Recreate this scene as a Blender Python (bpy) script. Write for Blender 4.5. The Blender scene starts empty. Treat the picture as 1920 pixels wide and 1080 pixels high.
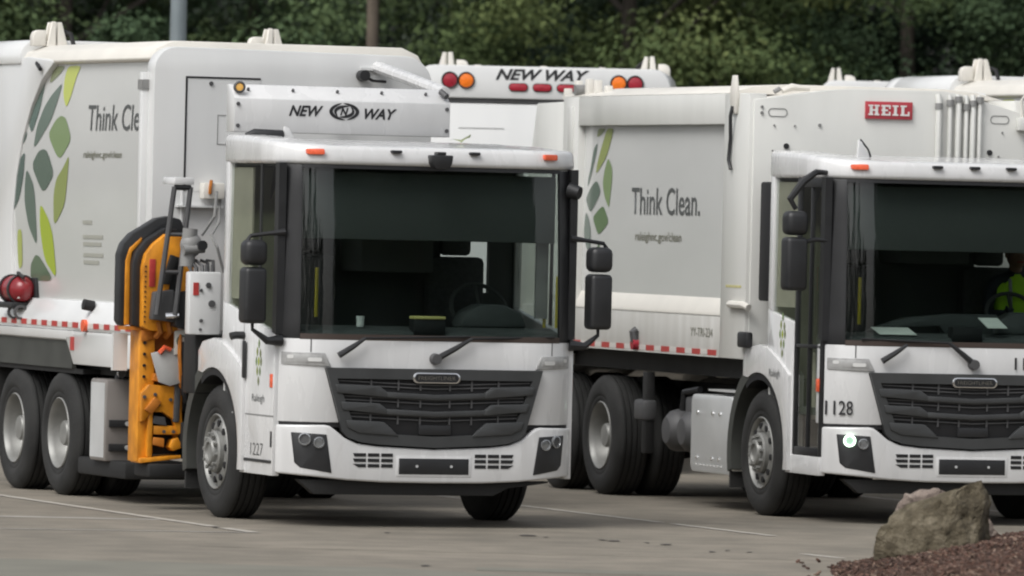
import bpy, bmesh, math, random
import numpy as np
from mathutils import Vector, Matrix
random.seed(7)
S = bpy.context.scene
COL = S.collection
PI = math.pi
# ------------------------------------------------------------------ camera
CAM_H, CAM_P, CAM_R, CAM_F = 2.4574, 0.0099, 0.0237, 14649.0
cd = bpy.data.cameras.new('camera')
cam = bpy.data.objects.new('camera', cd); COL.objects.link(cam)
cd.sensor_width = 36.0; cd.lens = CAM_F / 1920.0 * 36.0
cd.clip_start = 0.5; cd.clip_end = 3000
_f = Vector((0, math.cos(CAM_P), -math.sin(CAM_P))); _u = Vector((0, math.sin(CAM_P), math.cos(CAM_P))); _r = Vector((1, 0, 0))
_r2 = _r * math.cos(CAM_R) + _u * math.sin(CAM_R); _u2 = -_r * math.sin(CAM_R) + _u * math.cos(CAM_R)
cam.matrix_world = Matrix(((_r2.x, _u2.x, -_f.x, 0), (_r2.y, _u2.y, -_f.y, 0), (_r2.z, _u2.z, -_f.z, CAM_H), (0, 0, 0, 1)))
S.camera = cam
cd.dof.use_dof = True; cd.dof.focus_distance = 61.0; cd.dof.aperture_fstop = 2.9
S.cycles.filter_width = 2.1
# ------------------------------------------------------------------ sky and sun (overcast)
SUN_EL, SUN_ROT = math.radians(52), math.radians(219)
W = bpy.data.worlds.new('World'); S.world = W; W.use_nodes = True
wn = W.node_tree.nodes; wl = W.node_tree.links
sky = wn.new('ShaderNodeTexSky'); sky.sky_type = 'NISHITA'; sky.sun_disc = False
sky.sun_elevation = SUN_EL; sky.sun_rotation = SUN_ROT; sky.dust_density = 4.0; sky.air_density = 1.0; sky.ozone_density = 1.0
hs = wn.new('ShaderNodeHueSaturation'); hs.inputs['Saturation'].default_value = 0.22
wl.new(sky.outputs['Color'], hs.inputs['Color'])
bg = wn['Background']; bg.inputs['Strength'].default_value = 0.10
wl.new(hs.outputs['Color'], bg.inputs['Color'])
sl = bpy.data.lights.new('sun', 'SUN'); sl.energy = 1.05; sl.angle = math.radians(35); sl.color = (1, 0.992, 0.972)
so = bpy.data.objects.new('sun', sl); COL.objects.link(so)
_sd = Vector((math.sin(SUN_ROT) * math.cos(SUN_EL), math.cos(SUN_ROT) * math.cos(SUN_EL), math.sin(SUN_EL)))
so.rotation_euler = _sd.to_track_quat('Z', 'Y').to_euler(); so.location = (-20, -20, 60)
S.view_settings.view_transform = 'Standard'; S.view_settings.look = 'None'
S.view_settings.exposure = 0.72; S.view_settings.gamma = 1.0; S.view_settings.use_curve_mapping = False

# ------------------------------------------------------------------ materials
M = {}
def mat(name, col, rough=0.5, metal=0.0, var=0.0, vscale=3.0, bump=0.0, bscale=8.0, stretch=(1, 1, 1), emit=None, estr=0, coat=0.0, spec=0.5, col2=None):
    m = bpy.data.materials.new(name); m.use_nodes = True
    n = m.node_tree.nodes; l = m.node_tree.links; b = n['Principled BSDF']
    b.inputs['Base Color'].default_value = (*col, 1); b.inputs['Roughness'].default_value = rough; b.inputs['Metallic'].default_value = metal
    b.inputs['Coat Weight'].default_value = coat; b.inputs['Coat Roughness'].default_value = 0.08
    b.inputs['Specular IOR Level'].default_value = spec
    if var or bump:
        tc = n.new('ShaderNodeTexCoord'); mp = n.new('ShaderNodeMapping'); mp.inputs['Scale'].default_value = stretch
        l.new(tc.outputs['Object'], mp.inputs['Vector'])
    if var:
        nz = n.new('ShaderNodeTexNoise'); nz.inputs['Scale'].default_value = vscale; nz.inputs['Detail'].default_value = 5
        l.new(mp.outputs['Vector'], nz.inputs['Vector'])
        cr = n.new('ShaderNodeValToRGB'); cr.color_ramp.elements[0].position = 0.3; cr.color_ramp.elements[1].position = 0.7
        c2 = col2 or tuple(min(1, c * (1 + var)) for c in col)
        cr.color_ramp.elements[0].color = (*[c * (1 - var) for c in col], 1); cr.color_ramp.elements[1].color = (*c2, 1)
        l.new(nz.outputs['Fac'], cr.inputs['Fac']); l.new(cr.outputs['Color'], b.inputs['Base Color'])
        mr = n.new('ShaderNodeMapRange'); mr.inputs['To Min'].default_value = max(0.05, rough - 0.08); mr.inputs['To Max'].default_value = min(1, rough + 0.1)
        l.new(nz.outputs['Fac'], mr.inputs['Value']); l.new(mr.outputs['Result'], b.inputs['Roughness'])
    if bump:
        n2 = n.new('ShaderNodeTexNoise'); n2.inputs['Scale'].default_value = bscale; n2.inputs['Detail'].default_value = 4
        l.new(mp.outputs['Vector'], n2.inputs['Vector'])
        bp = n.new('ShaderNodeBump'); bp.inputs['Strength'].default_value = bump; bp.inputs['Distance'].default_value = 0.05
        l.new(n2.outputs['Fac'], bp.inputs['Height']); l.new(bp.outputs['Normal'], b.inputs['Normal'])
    if emit:
        b.inputs['Emission Color'].default_value = (*emit, 1); b.inputs['Emission Strength'].default_value = estr
    M[name] = m
    return m
mat('white_paint', (0.61, 0.61, 0.608), 0.26, var=0.05, vscale=2, bump=0.03, bscale=1.5, coat=0.6, stretch=(2.5, 2.5, .6))
mat('body_white', (0.645, 0.65, 0.645), 0.3, var=0.045, vscale=1.6, bump=0.05, bscale=1.1, coat=0.4, stretch=(1.6, 1.6, .4))
mat('panel_white', (0.60, 0.605, 0.59), 0.2, var=0.035, vscale=1.0, bump=0.05, bscale=0.9, coat=0.8, stretch=(1, 0.6, 1.6))
mat('cream_white', (0.68, 0.655, 0.60), 0.4, var=0.05, vscale=2.5, bump=0.03, bscale=2)
mat('heil_white', (0.63, 0.63, 0.60), 0.34, var=0.05, vscale=1.6, bump=0.05, bscale=1.2, coat=0.3, stretch=(1.8, 1.8, .35))
mat('stained_white', (0.50, 0.49, 0.455), 0.45, var=0.08, vscale=3.0, stretch=(1, 2.2, 0.25), col2=(0.58, 0.575, 0.55))
mat('black_plastic', (0.017, 0.0175, 0.019), 0.45, var=0.15, vscale=6, bump=0.03, bscale=60)
mat('grille_plastic', (0.045, 0.047, 0.048), 0.42, var=0.12, vscale=5)
mat('gap_black', (0.008, 0.008, 0.009), 0.7)
mat('rubber', (0.017, 0.017, 0.0163), 0.82, var=0.45, vscale=4, bump=0.08, bscale=40)
mat('chassis_black', (0.010, 0.010, 0.010), 0.7, var=0.25, vscale=6)
mat('dark_grey', (0.07, 0.07, 0.072), 0.55, var=0.15, vscale=6)
mat('guard_grey', (0.045, 0.047, 0.042), 0.6, var=0.2, vscale=4)
mat('plate_grey', (0.42, 0.42, 0.41), 0.5, var=0.12, vscale=5)
mat('mid_grey', (0.22, 0.22, 0.215), 0.5, var=0.15, vscale=5)
mat('aluminium', (0.66, 0.67, 0.67), 0.4, metal=0.45, var=0.06, vscale=3)
mat('tank_metal', (0.26, 0.24, 0.225), 0.45, metal=0.35, var=0.12, vscale=3)  # aluminium tank; brown-grey reflection put into its base colour
mat('steel_rim', (0.25, 0.25, 0.238), 0.48, metal=0.4, var=0.15, vscale=6)
mat('chrome', (0.75, 0.75, 0.76), 0.12, metal=1.0)
mat('orange_paint', (0.60, 0.215, 0.012), 0.42, var=0.28, vscale=7, col2=(0.78, 0.31, 0.018), stretch=(1.5, 1.5, .8))
mat('rust_orange', (0.45, 0.15, 0.015), 0.55, var=0.3, vscale=8)
mat('red_reflector', (0.42, 0.045, 0.04), 0.35, var=0.15, vscale=20)
mat('white_reflector', (0.6, 0.57, 0.54), 0.4)
mat('red_lens', (0.33, 0.02, 0.035), 0.2, var=0.2, vscale=40)
mat('amber_lens', (0.85, 0.19, 0.015), 0.2, var=0.15, vscale=40)
mat('marker_orange', (0.75, 0.12, 0.05), 0.25, var=0.1, vscale=30)
mat('amber_clear', (0.75, 0.42, 0.10), 0.2)
mat('lamp_grey', (0.34, 0.34, 0.335), 0.2, var=0.2, vscale=14)
mat('lamp_bright', (0.62, 0.62, 0.61), 0.15)
mat('lamp_lens', (0.30, 0.31, 0.32), 0.08, metal=0.6)
mat('lit_lamp', (0.8, 0.9, 0.8), 0.3, emit=(0.68, 1.0, 0.74), estr=3.0)
mat('lit_lens', (0.3, 0.4, 0.35), 0.2, emit=(0.5, 1.0, 0.6), estr=0.15)
mat('red_paint', (0.22, 0.018, 0.024), 0.22, var=0.15, vscale=5)
mat('sign_red', (0.42, 0.045, 0.06), 0.4)
mat('sign_white', (0.7, 0.68, 0.66), 0.4)
mat('ink_black', (0.02, 0.02, 0.022), 0.4)
mat('ink_grey', (0.075, 0.08, 0.08), 0.35)
mat('ink_pale', (0.33, 0.33, 0.29), 0.4)
mat('ink_olive', (0.17, 0.17, 0.13), 0.4)
mat('interior_dark', (0.065, 0.068, 0.066), 0.8)
mat('trim_beige', (0.36, 0.34, 0.28), 0.7, var=0.08, vscale=4)
mat('dash_grey', (0.075, 0.082, 0.082), 0.6, var=0.1, vscale=5)
mat('shade_grey', (0.085, 0.092, 0.09), 0.8)
mat('seat_cloth', (0.06, 0.06, 0.062), 0.9, var=0.2, vscale=30)
mat('handle_yellow', (0.55, 0.45, 0.03), 0.4)
mat('warn_yellow', (0.50, 0.46, 0.22), 0.6, var=0.2, vscale=30)
mat('pale_yellow', (0.75, 0.68, 0.25), 0.6)
mat('paper', (0.8, 0.83, 0.78), 0.8)
mat('cup_white', (0.8, 0.82, 0.80), 0.4)
mat('pole_grey', (0.20, 0.235, 0.25), 0.5, metal=0.3, var=0.06, vscale=4)
mat('brown_seal', (0.05, 0.035, 0.028), 0.6)
mat('vest_lime', (0.42, 0.78, 0.02), 0.7, var=0.1, vscale=12)
mat('shirt_navy', (0.02, 0.024, 0.035), 0.85)
mat('skin', (0.20, 0.105, 0.065), 0.55)
mat('hair_black', (0.012, 0.011, 0.010), 0.8)
mat('eye_white', (0.6, 0.6, 0.58), 0.3)
for nm, c in dict(teal=(0.085, 0.135, 0.115), teal2=(0.08, 0.13, 0.11), teal3=(0.09, 0.13, 0.115), moss=(0.20, 0.23, 0.115), lime=(0.50, 0.56, 0.11),
                  sage=(0.12, 0.165, 0.135), sage2=(0.105, 0.145, 0.115), sage3=(0.115, 0.155, 0.13), sage4=(0.115, 0.165, 0.105), green=(0.20, 0.28, 0.125), green2=(0.115, 0.185, 0.085),
                  olive=(0.265, 0.31, 0.10), lime2=(0.36, 0.45, 0.04), lime3=(0.40, 0.45, 0.13)).items():
    mat('leaf_' + nm, c, 0.25, coat=0.4)
def glass(name, tint, rough=0.0):
    m = bpy.data.materials.new(name); m.use_nodes = True; n = m.node_tree.nodes; l = m.node_tree.links
    n.remove(n['Principled BSDF'])
    tr = n.new('ShaderNodeBsdfTransparent'); tr.inputs['Color'].default_value = (*tint, 1)
    gl = n.new('ShaderNodeBsdfGlossy'); gl.inputs['Roughness'].default_value = rough; gl.inputs['Color'].default_value = (1, 1, 1, 1)
    fr = n.new('ShaderNodeFresnel'); fr.inputs['IOR'].default_value = 1.65
    ge = n.new('ShaderNodeNewGeometry'); inv = n.new('ShaderNodeMath'); inv.operation = 'SUBTRACT'; inv.inputs[0].default_value = 1.0
    l.new(ge.outputs['Backfacing'], inv.inputs[1])
    mu = n.new('ShaderNodeMath'); mu.operation = 'MULTIPLY'; l.new(fr.outputs['Fac'], mu.inputs[0]); l.new(inv.outputs['Value'], mu.inputs[1])
    mx = n.new('ShaderNodeMixShader'); l.new(mu.outputs['Value'], mx.inputs['Fac']); l.new(tr.outputs['BSDF'], mx.inputs[1]); l.new(gl.outputs['BSDF'], mx.inputs[2])
    l.new(mx.outputs['Shader'], n['Material Output'].inputs['Surface'])
    M[name] = m
glass('windshield_glass', (0.72, 0.76, 0.745))
glass('side_glass', (0.88, 0.90, 0.88))

# ------------------------------------------------------------------ mesh builder
class B:
    def __init__(s): s.bm = bmesh.new()
    def prism(s, poly, ax, a, b):
        def P(u, v, w): return {'y': (u, w, v), 'x': (w, u, v), 'z': (u, v, w)}[ax]
        va = [s.bm.verts.new(P(u, v, a)) for u, v in poly]; vb = [s.bm.verts.new(P(u, v, b)) for u, v in poly]
        n = len(poly); s.bm.faces.new(va); s.bm.faces.new(vb[::-1])
        for i in range(n): s.bm.faces.new((va[i], vb[i], vb[(i + 1) % n], va[(i + 1) % n]))
        return s
    def box(s, x0, x1, y0, y1, z0, z1):
        return s.prism([(x0, y0), (x1, y0), (x1, y1), (x0, y1)], 'z', z0, z1)
    def cyl(s, p0, p1, r0, r1=None, n=16):
        p0, p1 = Vector(p0), Vector(p1); r1 = r0 if r1 is None else r1
        d = (p1 - p0).normalized(); a = d.orthogonal().normalized(); b = d.cross(a)
        A, C = [], []
        for i in range(n):
            t = 2 * PI * i / n; o = a * math.cos(t) + b * math.sin(t)
            A.append(s.bm.verts.new(p0 + o * r0)); C.append(s.bm.verts.new(p1 + o * r1))
        for i in range(n): s.bm.faces.new((A[i], A[(i + 1) % n], C[(i + 1) % n], C[i]))
        s.bm.faces.new(A[::-1]); s.bm.faces.new(C)
        return s
    def tube(s, pts, r, n=8):
        pts = [Vector(p) for p in pts]; rings = []; a = None
        for i, p in enumerate(pts):
            d = ((pts[min(i + 1, len(pts) - 1)] - pts[max(i - 1, 0)])).normalized()
            a = d.orthogonal().normalized() if a is None else (a - d * a.dot(d)).normalized()
            b = d.cross(a); rr = r[i] if isinstance(r, (list, tuple)) else r
            rings.append([s.bm.verts.new(p + (a * math.cos(2 * PI * k / n) + b * math.sin(2 * PI * k / n)) * rr) for k in range(n)])
        for A, C in zip(rings, rings[1:]):
            for k in range(n): s.bm.faces.new((A[k], A[(k + 1) % n], C[(k + 1) % n], C[k]))
        s.bm.faces.new(rings[0][::-1]); s.bm.faces.new(rings[-1])
        return s
    def lathe(s, prof, o, ax=(1, 0, 0), n=40, closed=False):
        o = Vector(o); d = Vector(ax).normalized(); a = d.orthogonal().normalized(); b = d.cross(a); rings = []
        for r, t in prof:
            if r < 1e-5: rings.append([s.bm.verts.new(o + d * t)])
            else: rings.append([s.bm.verts.new(o + d * t + (a * math.cos(2 * PI * k / n) + b * math.sin(2 * PI * k / n)) * r) for k in range(n)])
        pr = list(zip(rings, rings[1:])) + ([(rings[-1], rings[0])] if closed else [])
        for A, C in pr:
            for k in range(n):
                k2 = (k + 1) % n
                if len(A) == 1 and len(C) == 1: continue
                if len(A) == 1: s.bm.faces.new((A[0], C[k2], C[k]))
                elif len(C) == 1: s.bm.faces.new((A[k], A[k2], C[0]))
                else: s.bm.faces.new((A[k], A[k2], C[k2], C[k]))
        return s
    def sph(s, c, r, sc=(1, 1, 1), u=16, v=10):
        bmesh.ops.create_uvsphere(s.bm, u_segments=u, v_segments=v, radius=1, matrix=Matrix.Translation(c) @ Matrix.Diagonal((r * sc[0], r * sc[1], r * sc[2], 1)))
        return s
    def bevel(s, off, seg=2, ang=30):
        bmesh.ops.recalc_face_normals(s.bm, faces=s.bm.faces)
        es = [e for e in s.bm.edges if len(e.link_faces) == 2 and e.calc_face_angle(0) > math.radians(ang)]
        bmesh.ops.bevel(s.bm, geom=es, offset=off, segments=seg, profile=0.5, affect='EDGES', clamp_overlap=True)
        return s
    def cut(s, ax, vals):
        bmesh.ops.triangulate(s.bm, faces=[f for f in s.bm.faces if len(f.verts) > 4])
        no = {'x': (1, 0, 0), 'y': (0, 1, 0), 'z': (0, 0, 1)}[ax]
        for v in vals:
            bmesh.ops.bisect_plane(s.bm, geom=s.bm.verts[:] + s.bm.edges[:] + s.bm.faces[:], plane_co=tuple(v * c for c in no), plane_no=no, dist=1e-5)
        return s
    def warp(s, fn):
        for v in s.bm.verts: v.co = fn(v.co)
        return s
    def obj(s, name, m, parent=None, smooth=35, recalc=True):
        if recalc: bmesh.ops.recalc_face_normals(s.bm, faces=s.bm.faces)
        me = bpy.data.meshes.new(name); s.bm.to_mesh(me); s.bm.free()
        return link(name, me, m, parent, smooth)
def link(name, me, m, parent=None, smooth=35):
    if m is not None:
        me.materials.clear(); me.materials.append(M[m] if isinstance(m, str) else m)
    if smooth:
        me.polygons.foreach_set('use_smooth', [True] * len(me.polygons)); me.set_sharp_from_angle(angle=math.radians(smooth))
    o = bpy.data.objects.new(name, me); COL.objects.link(o); o.parent = parent
    return o
def tag(o, label=None, cat=None, group=None, kind=None):
    if label: o['label'] = label
    if cat: o['category'] = cat
    if group: o['group'] = group
    if kind: o['kind'] = kind
    return o
def empty(name, loc, rz, label, cat, group=None):
    o = bpy.data.objects.new(name, None); COL.objects.link(o); o.location = loc; o.rotation_euler = (0, 0, rz); o.empty_display_size = 0.3
    return tag(o, label, cat, group)
def copy_tree(o, parent=None):
    c = o.copy(); COL.objects.link(c)
    if parent is not None: c.parent = parent
    for ch in list(o.children): copy_tree(ch, c)
    return c
def dup(o, parent=None, **kw):                      # a copy sharing mesh data
    c = o.copy(); COL.objects.link(c)
    if parent is not None: c.parent = parent
    for k, v in kw.items(): setattr(c, k, v)
    return c
_txt = {}
def text_mesh(txt, w, h, shear=0.0, bold=0.0, space=1.0):
    cu = bpy.data.curves.new('lettering', 'FONT'); cu.body = txt; cu.size = 1; cu.shear = shear; cu.offset = bold; cu.space_character = space; cu.resolution_u = 3
    o = bpy.data.objects.new('lettering', cu); COL.objects.link(o)
    bpy.context.view_layer.update()
    me = bpy.data.meshes.new_from_object(o.evaluated_get(bpy.context.evaluated_depsgraph_get()))
    bpy.data.objects.remove(o); bpy.data.curves.remove(cu)
    co = np.array([v.co[:] for v in me.vertices]); lo = co.min(0); hi = co.max(0)
    bm = bmesh.new(); bm.from_mesh(me); bpy.data.meshes.remove(me)
    for v in bm.verts:
        v.co = Vector(((v.co.x - lo[0]) / (hi[0] - lo[0]) * w, (v.co.y - lo[1]) / (hi[1] - lo[1]) * h, 0))
    return bm
def text(txt, w, h, fn, m, parent, name='lettering', cutx=None, cutz=None, **kw):
    b = B(); b.bm.free(); b.bm = text_mesh(txt, w, h, **kw)
    if cutx: b.cut('x', cutx)
    if cutz: b.cut('y', cutz)
    b.warp(lambda c: Vector(fn(c.x, c.y)))
    return b.obj(name, m, parent, smooth=0, recalc=False)
def rrect(x0, x1, z0, z1, r, n=4):
    out = []
    for cx, cz, a0 in ((x1 - r, z1 - r, 0), (x0 + r, z1 - r, 90), (x0 + r, z0 + r, 180), (x1 - r, z0 + r, 270)):
        for k in range(n + 1):
            a = math.radians(a0 + 90 * k / n); out.append((cx + r * math.cos(a), cz + r * math.sin(a)))
    return out

# ------------------------------------------------------------------ ground
def ground_mat():
    m = bpy.data.materials.new('paving'); m.use_nodes = True; n = m.node_tree.nodes; l = m.node_tree.links; b = n['Principled BSDF']
    tc = n.new('ShaderNodeTexCoord')
    def noise(scale, st, det=5):
        mp = n.new('ShaderNodeMapping'); mp.inputs['Scale'].default_value = st; l.new(tc.outputs['Object'], mp.inputs['Vector'])
        z = n.new('ShaderNodeTexNoise'); z.inputs['Scale'].default_value = scale; z.inputs['Detail'].default_value = det; l.new(mp.outputs['Vector'], z.inputs['Vector']); return z
    a = noise(0.35, (1, 0.8, 1)); c = noise(2.2, (1, 1, 1), 6); d = noise(60, (1, 1, 1), 3)
    cr = n.new('ShaderNodeValToRGB'); e = cr.color_ramp.elements
    e[0].position = 0.3; e[0].color = (0.166, 0.149, 0.121, 1); e[1].position = 0.72; e[1].color = (0.232, 0.206, 0.167, 1)
    l.new(a.outputs['Fac'], cr.inputs['Fac'])
    cr2 = n.new('ShaderNodeValToRGB'); cr2.color_ramp.elements[0].position = 0.35; cr2.color_ramp.elements[0].color = (0.8, 0.8, 0.79, 1); cr2.color_ramp.elements[1].position = 0.65; cr2.color_ramp.elements[1].color = (1.06, 1.05, 1.04, 1)
    l.new(c.outputs['Fac'], cr2.inputs['Fac'])
    mx = n.new('ShaderNodeMix'); mx.data_type = 'RGBA'; mx.blend_type = 'MULTIPLY'; mx.inputs['Factor'].default_value = 1
    l.new(cr.outputs['Color'], mx.inputs['A']); l.new(cr2.outputs['Color'], mx.inputs['B'])
    cr3 = n.new('ShaderNodeValToRGB'); cr3.color_ramp.elements[0].position = 0.25; cr3.color_ramp.elements[0].color = (0.86, 0.86, 0.86, 1); cr3.color_ramp.elements[1].position = 0.75; cr3.color_ramp.elements[1].color = (1.1, 1.1, 1.1, 1)
    l.new(d.outputs['Fac'], cr3.inputs['Fac'])
    mx2 = n.new('ShaderNodeMix'); mx2.data_type = 'RGBA'; mx2.blend_type = 'MULTIPLY'; mx2.inputs['Factor'].default_value = 1
    l.new(mx.outputs['Result'], mx2.inputs['A']); l.new(cr3.outputs['Color'], mx2.inputs['B'])
    l.new(mx2.outputs['Result'], b.inputs['Base Color']); b.inputs['Roughness'].default_value = 0.85
    bp = n.new('ShaderNodeBump'); bp.inputs['Strength'].default_value = 0.25; bp.inputs['Distance'].default_value = 0.01
    l.new(d.outputs['Fac'], bp.inputs['Height']); l.new(bp.outputs['Normal'], b.inputs['Normal'])
    M['paving'] = m
ground_mat()
mat('grass_ground', (0.05, 0.062, 0.025), 0.95, var=0.3, vscale=1.2)
mat('asphalt_patch', (0.160, 0.154, 0.126), 0.9, var=0.13, vscale=1.6)
mat('line_paint', (0.36, 0.335, 0.295), 0.7, var=0.22, vscale=9)
mat('joint_pale', (0.30, 0.285, 0.26), 0.85, var=0.2, vscale=4)
mat('stain_dark', (0.075, 0.068, 0.06), 0.8, var=0.2, vscale=9)
mat('joint_dark', (0.13, 0.12, 0.105), 0.9)
g = B()
R_ = 1500
g.bm.faces.new([g.bm.verts.new(p) for p in ((-R_, -R_, 0), (R_, -R_, 0), (R_, R_, 0), (-R_, R_, 0))])
tag(g.obj('ground', 'grass_ground', smooth=0), kind='structure')
def sheet(name, poly, z, m, kind='structure'):
    b = B(); b.bm.faces.new([b.bm.verts.new((x, y, z)) for x, y in poly])
    return tag(b.obj(name, m, smooth=0), kind=kind)
sheet('parking_lot', [(-60, -12), (60, -12), (60, 90), (-60, 90)], 0.004, 'paving')
def wav(x0, x1, y, n=40, a=0.12, sl=0.0, sd=1):
    r = random.Random(sd); return [(x0 + (x1 - x0) * i / n, y + sl * (x1 - x0) * i / n + r.uniform(-a, a)) for i in range(n + 1)]
sheet('pavement', wav(-14, -0.9, 53.2, sd=3, a=0.1) + [(0.2, 52.4), (0.2, 44), (-14, 44)], 0.0055, 'asphalt_patch')
sheet('pavement', wav(-0.2, 1.75, 53.55, n=12, sd=5, a=0.05) + [(1.9, 53.2), (1.75, 52.9), (-0.2, 53.1)], 0.007, 'asphalt_patch')
sheet('pavement', wav(-2.2, 3.2, 56.6, n=24, sd=9, a=0.06, sl=0.04) + wav(3.2, -2.2, 55.9, n=24, sd=10, a=0.06, sl=0.02), 0.0055, 'paving')
def stripe(p0, p1, w, m, z=0.0085, name='parking_line', sd=0, gaps=()):
    p0, p1 = Vector((*p0, z)), Vector((*p1, z)); d = (p1 - p0); L = d.length; d.normalize(); nrm = Vector((-d.y, d.x, 0))
    b = B(); r = random.Random(sd); n = int(L / 0.25)
    prev = None
    for i in range(n + 1):
        c = p0 + d * (L * i / n); e1 = w / 2 * r.uniform(0.75, 1.05); e2 = w / 2 * r.uniform(0.75, 1.05)
        cur = (b.bm.verts.new(c + nrm * e1), b.bm.verts.new(c - nrm * e2))
        if prev and not any(a <= i / n <= q for a, q in gaps): b.bm.faces.new((prev[0], prev[1], cur[1], cur[0]))
        prev = cur
    return tag(b.obj(name, m, smooth=0), kind='structure')
stripe((-6.3, 70.2), (-1.87, 58.35), 0.11, 'line_paint', sd=1, gaps=((0.93, 0.945), (0.965, 0.972)))
stripe((-1.7, 69.6), (2.05, 60.0), 0.10, 'line_paint', sd=2, gaps=((0.55, 0.56), (0.8, 0.81)))
stripe((2.17, 56.9), (2.42, 56.35), 0.11, 'line_paint', sd=3)
stripe((6.6, 59.5), (3.0, 69.4), 0.10, 'line_paint', sd=4)
stripe((-9, 57.0), (-1.9, 58.38), 0.10, 'joint_pale', sd=5, name='joint_line', z=0.0070)
stripe((-12, 59.9), (-2.6, 60.4), 0.2, 'joint_pale', sd=6, name='joint_line', z=0.0055)
for i, (x, y, sx) in enumerate([(0.16, 59.0, .07), (0.30, 58.8, .03), (0.72, 58.5, .04), (0.81, 58.4, .06), (1.05, 58.2, .03), (1.19, 57.95, .05), (1.5, 56.9, .035), (1.62, 57.2, .03), (1.78, 57.0, .03), (-0.55, 53.6, .05), (-2.2, 59.1, .04), (-0.9, 58.9, .03)]):
    r = random.Random(i); k = 9
    sheet('oil_stain', [(x + sx * r.uniform(.5, 1.1) * math.cos(2 * PI * j / k), y + 2.2 * sx * r.uniform(.5, 1.1) * math.sin(2 * PI * j / k)) for j in range(k)], 0.0095, 'stain_dark')
# ------------------------------------------------------------------ trucks: shared cab
def yf(x, z):
    t = max(0.0, (abs(x) - 0.75) / 0.47); y = 0.22 * t ** 2.6
    return y + 0.025 * x * x + (0.02 * (z - 1.44) + 0.024 * (z - 1.44) ** 2 if z > 1.44 else 0.0)
XC = [-1.2, -1.16, -1.1, -1.04, -.98, -.92, -.86, -.8, -.74, -.5, -.25, 0, .25, .5, .74, .8, .86, .92, .98, 1.04, 1.1, 1.16, 1.2]
def fp(poly, d0, d1, bev=0.0, seg=2):
    b = B().prism(poly, 'y', d0, d1)
    if bev: b.bevel(bev, seg)
    if max(z for _, z in poly) > 2.0: b.cut('z', [1.6, 1.8, 2.0, 2.2, 2.4, 2.6])
    return b.cut('x', XC).warp(lambda v: Vector((v.x, v.y + yf(v.x, v.z), v.z)))
def mir(poly): return [(-x, z) for x, z in poly][::-1]
def arc(cy, cz, r, a0, a1, n=14): return [(cy + r * math.cos(math.radians(a0 + (a1 - a0) * i / n)), cz + r * math.sin(math.radians(a0 + (a1 - a0) * i / n))) for i in range(n + 1)]
AX = 1.64; WZ = 0.515
WM = {}
def wheel_meshes():
    gr = []
    for t in (0.075, 0.125, 0.175, 0.225): gr += [(.523, t - .008), (.508, t - .006), (.508, t + .006), (.523, t + .008)]
    prof = [(.285, .035), (.30, .012), (.325, .0), (.345, .004), (.36, -.006), (.40, -.012), (.455, -.004), (.49, .012), (.513, .035), (.523, .05)] + gr + [(.523, .25), (.505, .28), (.45, .30), (.345, .297), (.30, .285), (.285, .26)]
    def mesh(b, nm, m):
        o = b.obj(nm, m, None, 40); me = o.data; bpy.data.objects.remove(o); return me
    WM['tyre'] = mesh(B().lathe(prof, (0, 0, 0), n=56, closed=True), 'tyre', 'rubber')
    f = B().lathe([(.287, .2), (.287, .03), (.298, .008), (.29, .0), (.278, .012), (.272, .04), (.245, .03), (.20, .012), (.172, .02), (.165, .03), (.165, -.012), (.15, -.025), (.118, -.025), (.112, -.02), (.108, -.045), (.098, -.058), (.075, -.06), (.07, -.04), (0, -.035)], (0, 0, 0), n=44)
    for k in range(10):
        a = 2 * PI * k / 10; f.cyl((-.025, .135 * math.cos(a), .135 * math.sin(a)), (-.055, .135 * math.cos(a), .135 * math.sin(a)), .016, n=6)
    WM['front_rim'] = mesh(f, 'rim', 'steel_rim')
    h = B()
    for k in range(10):
        a = 2 * PI * (k + .5) / 10; cy, cz = .222 * math.cos(a), .222 * math.sin(a)
        h.cyl((.03, cy, cz), (.008, cy, cz), .027, n=10)
    WM['hand_hole'] = mesh(h, 'hand_hole', 'gap_black')
    WM['rear_rim'] = mesh(B().lathe([(.287, .2), (.287, .03), (.298, .008), (.29, .0), (.28, .012), (.268, .05), (.262, .13), (.235, .165), (.19, .17), (.165, .165), (.15, .15), (.11, .15), (.105, .06), (.095, .045), (0, .04)], (0, 0, 0), n=44), 'rim', 'steel_rim')
    n_ = B()
    for k in range(10):
        a = 2 * PI * k / 10; n_.cyl((.16, .14 * math.cos(a), .14 * math.sin(a)), (.125, .14 * math.cos(a), .14 * math.sin(a)), .016, n=6)
    WM['lug'] = mesh(n_, 'lug_nut', 'dark_grey')
wheel_meshes()
def wheel(root, x, y, side, rear):
    # side -1: outer face towards -x
    o = bpy.data.objects.new('wheel', WM['rear_rim' if rear else 'front_rim']); COL.objects.link(o); o.parent = root
    o.location = (x, y, WZ); o.rotation_euler = (random.uniform(0, 6.28) if side < 0 else 0, 0, 0 if side < 0 else PI)
    t = bpy.data.objects.new('tyre', WM['tyre']); COL.objects.link(t); t.parent = o
    if rear:
        t2 = bpy.data.objects.new('tyre', WM['tyre']); COL.objects.link(t2); t2.parent = o; t2.location = (.345, 0, 0)
        l = bpy.data.objects.new('lug_nut', WM['lug']); COL.objects.link(l); l.parent = o
    else:
        l = bpy.data.objects.new('hand_hole', WM['hand_hole']); COL.objects.link(l); l.parent = o; l['kind'] = 'stuff'
    return o
def on_side(x0):                                   # lettering on the truck's right side (faces -x): u runs towards -y
    return lambda y, z: (lambda u, v: (x0, y - u, z + v))
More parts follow.
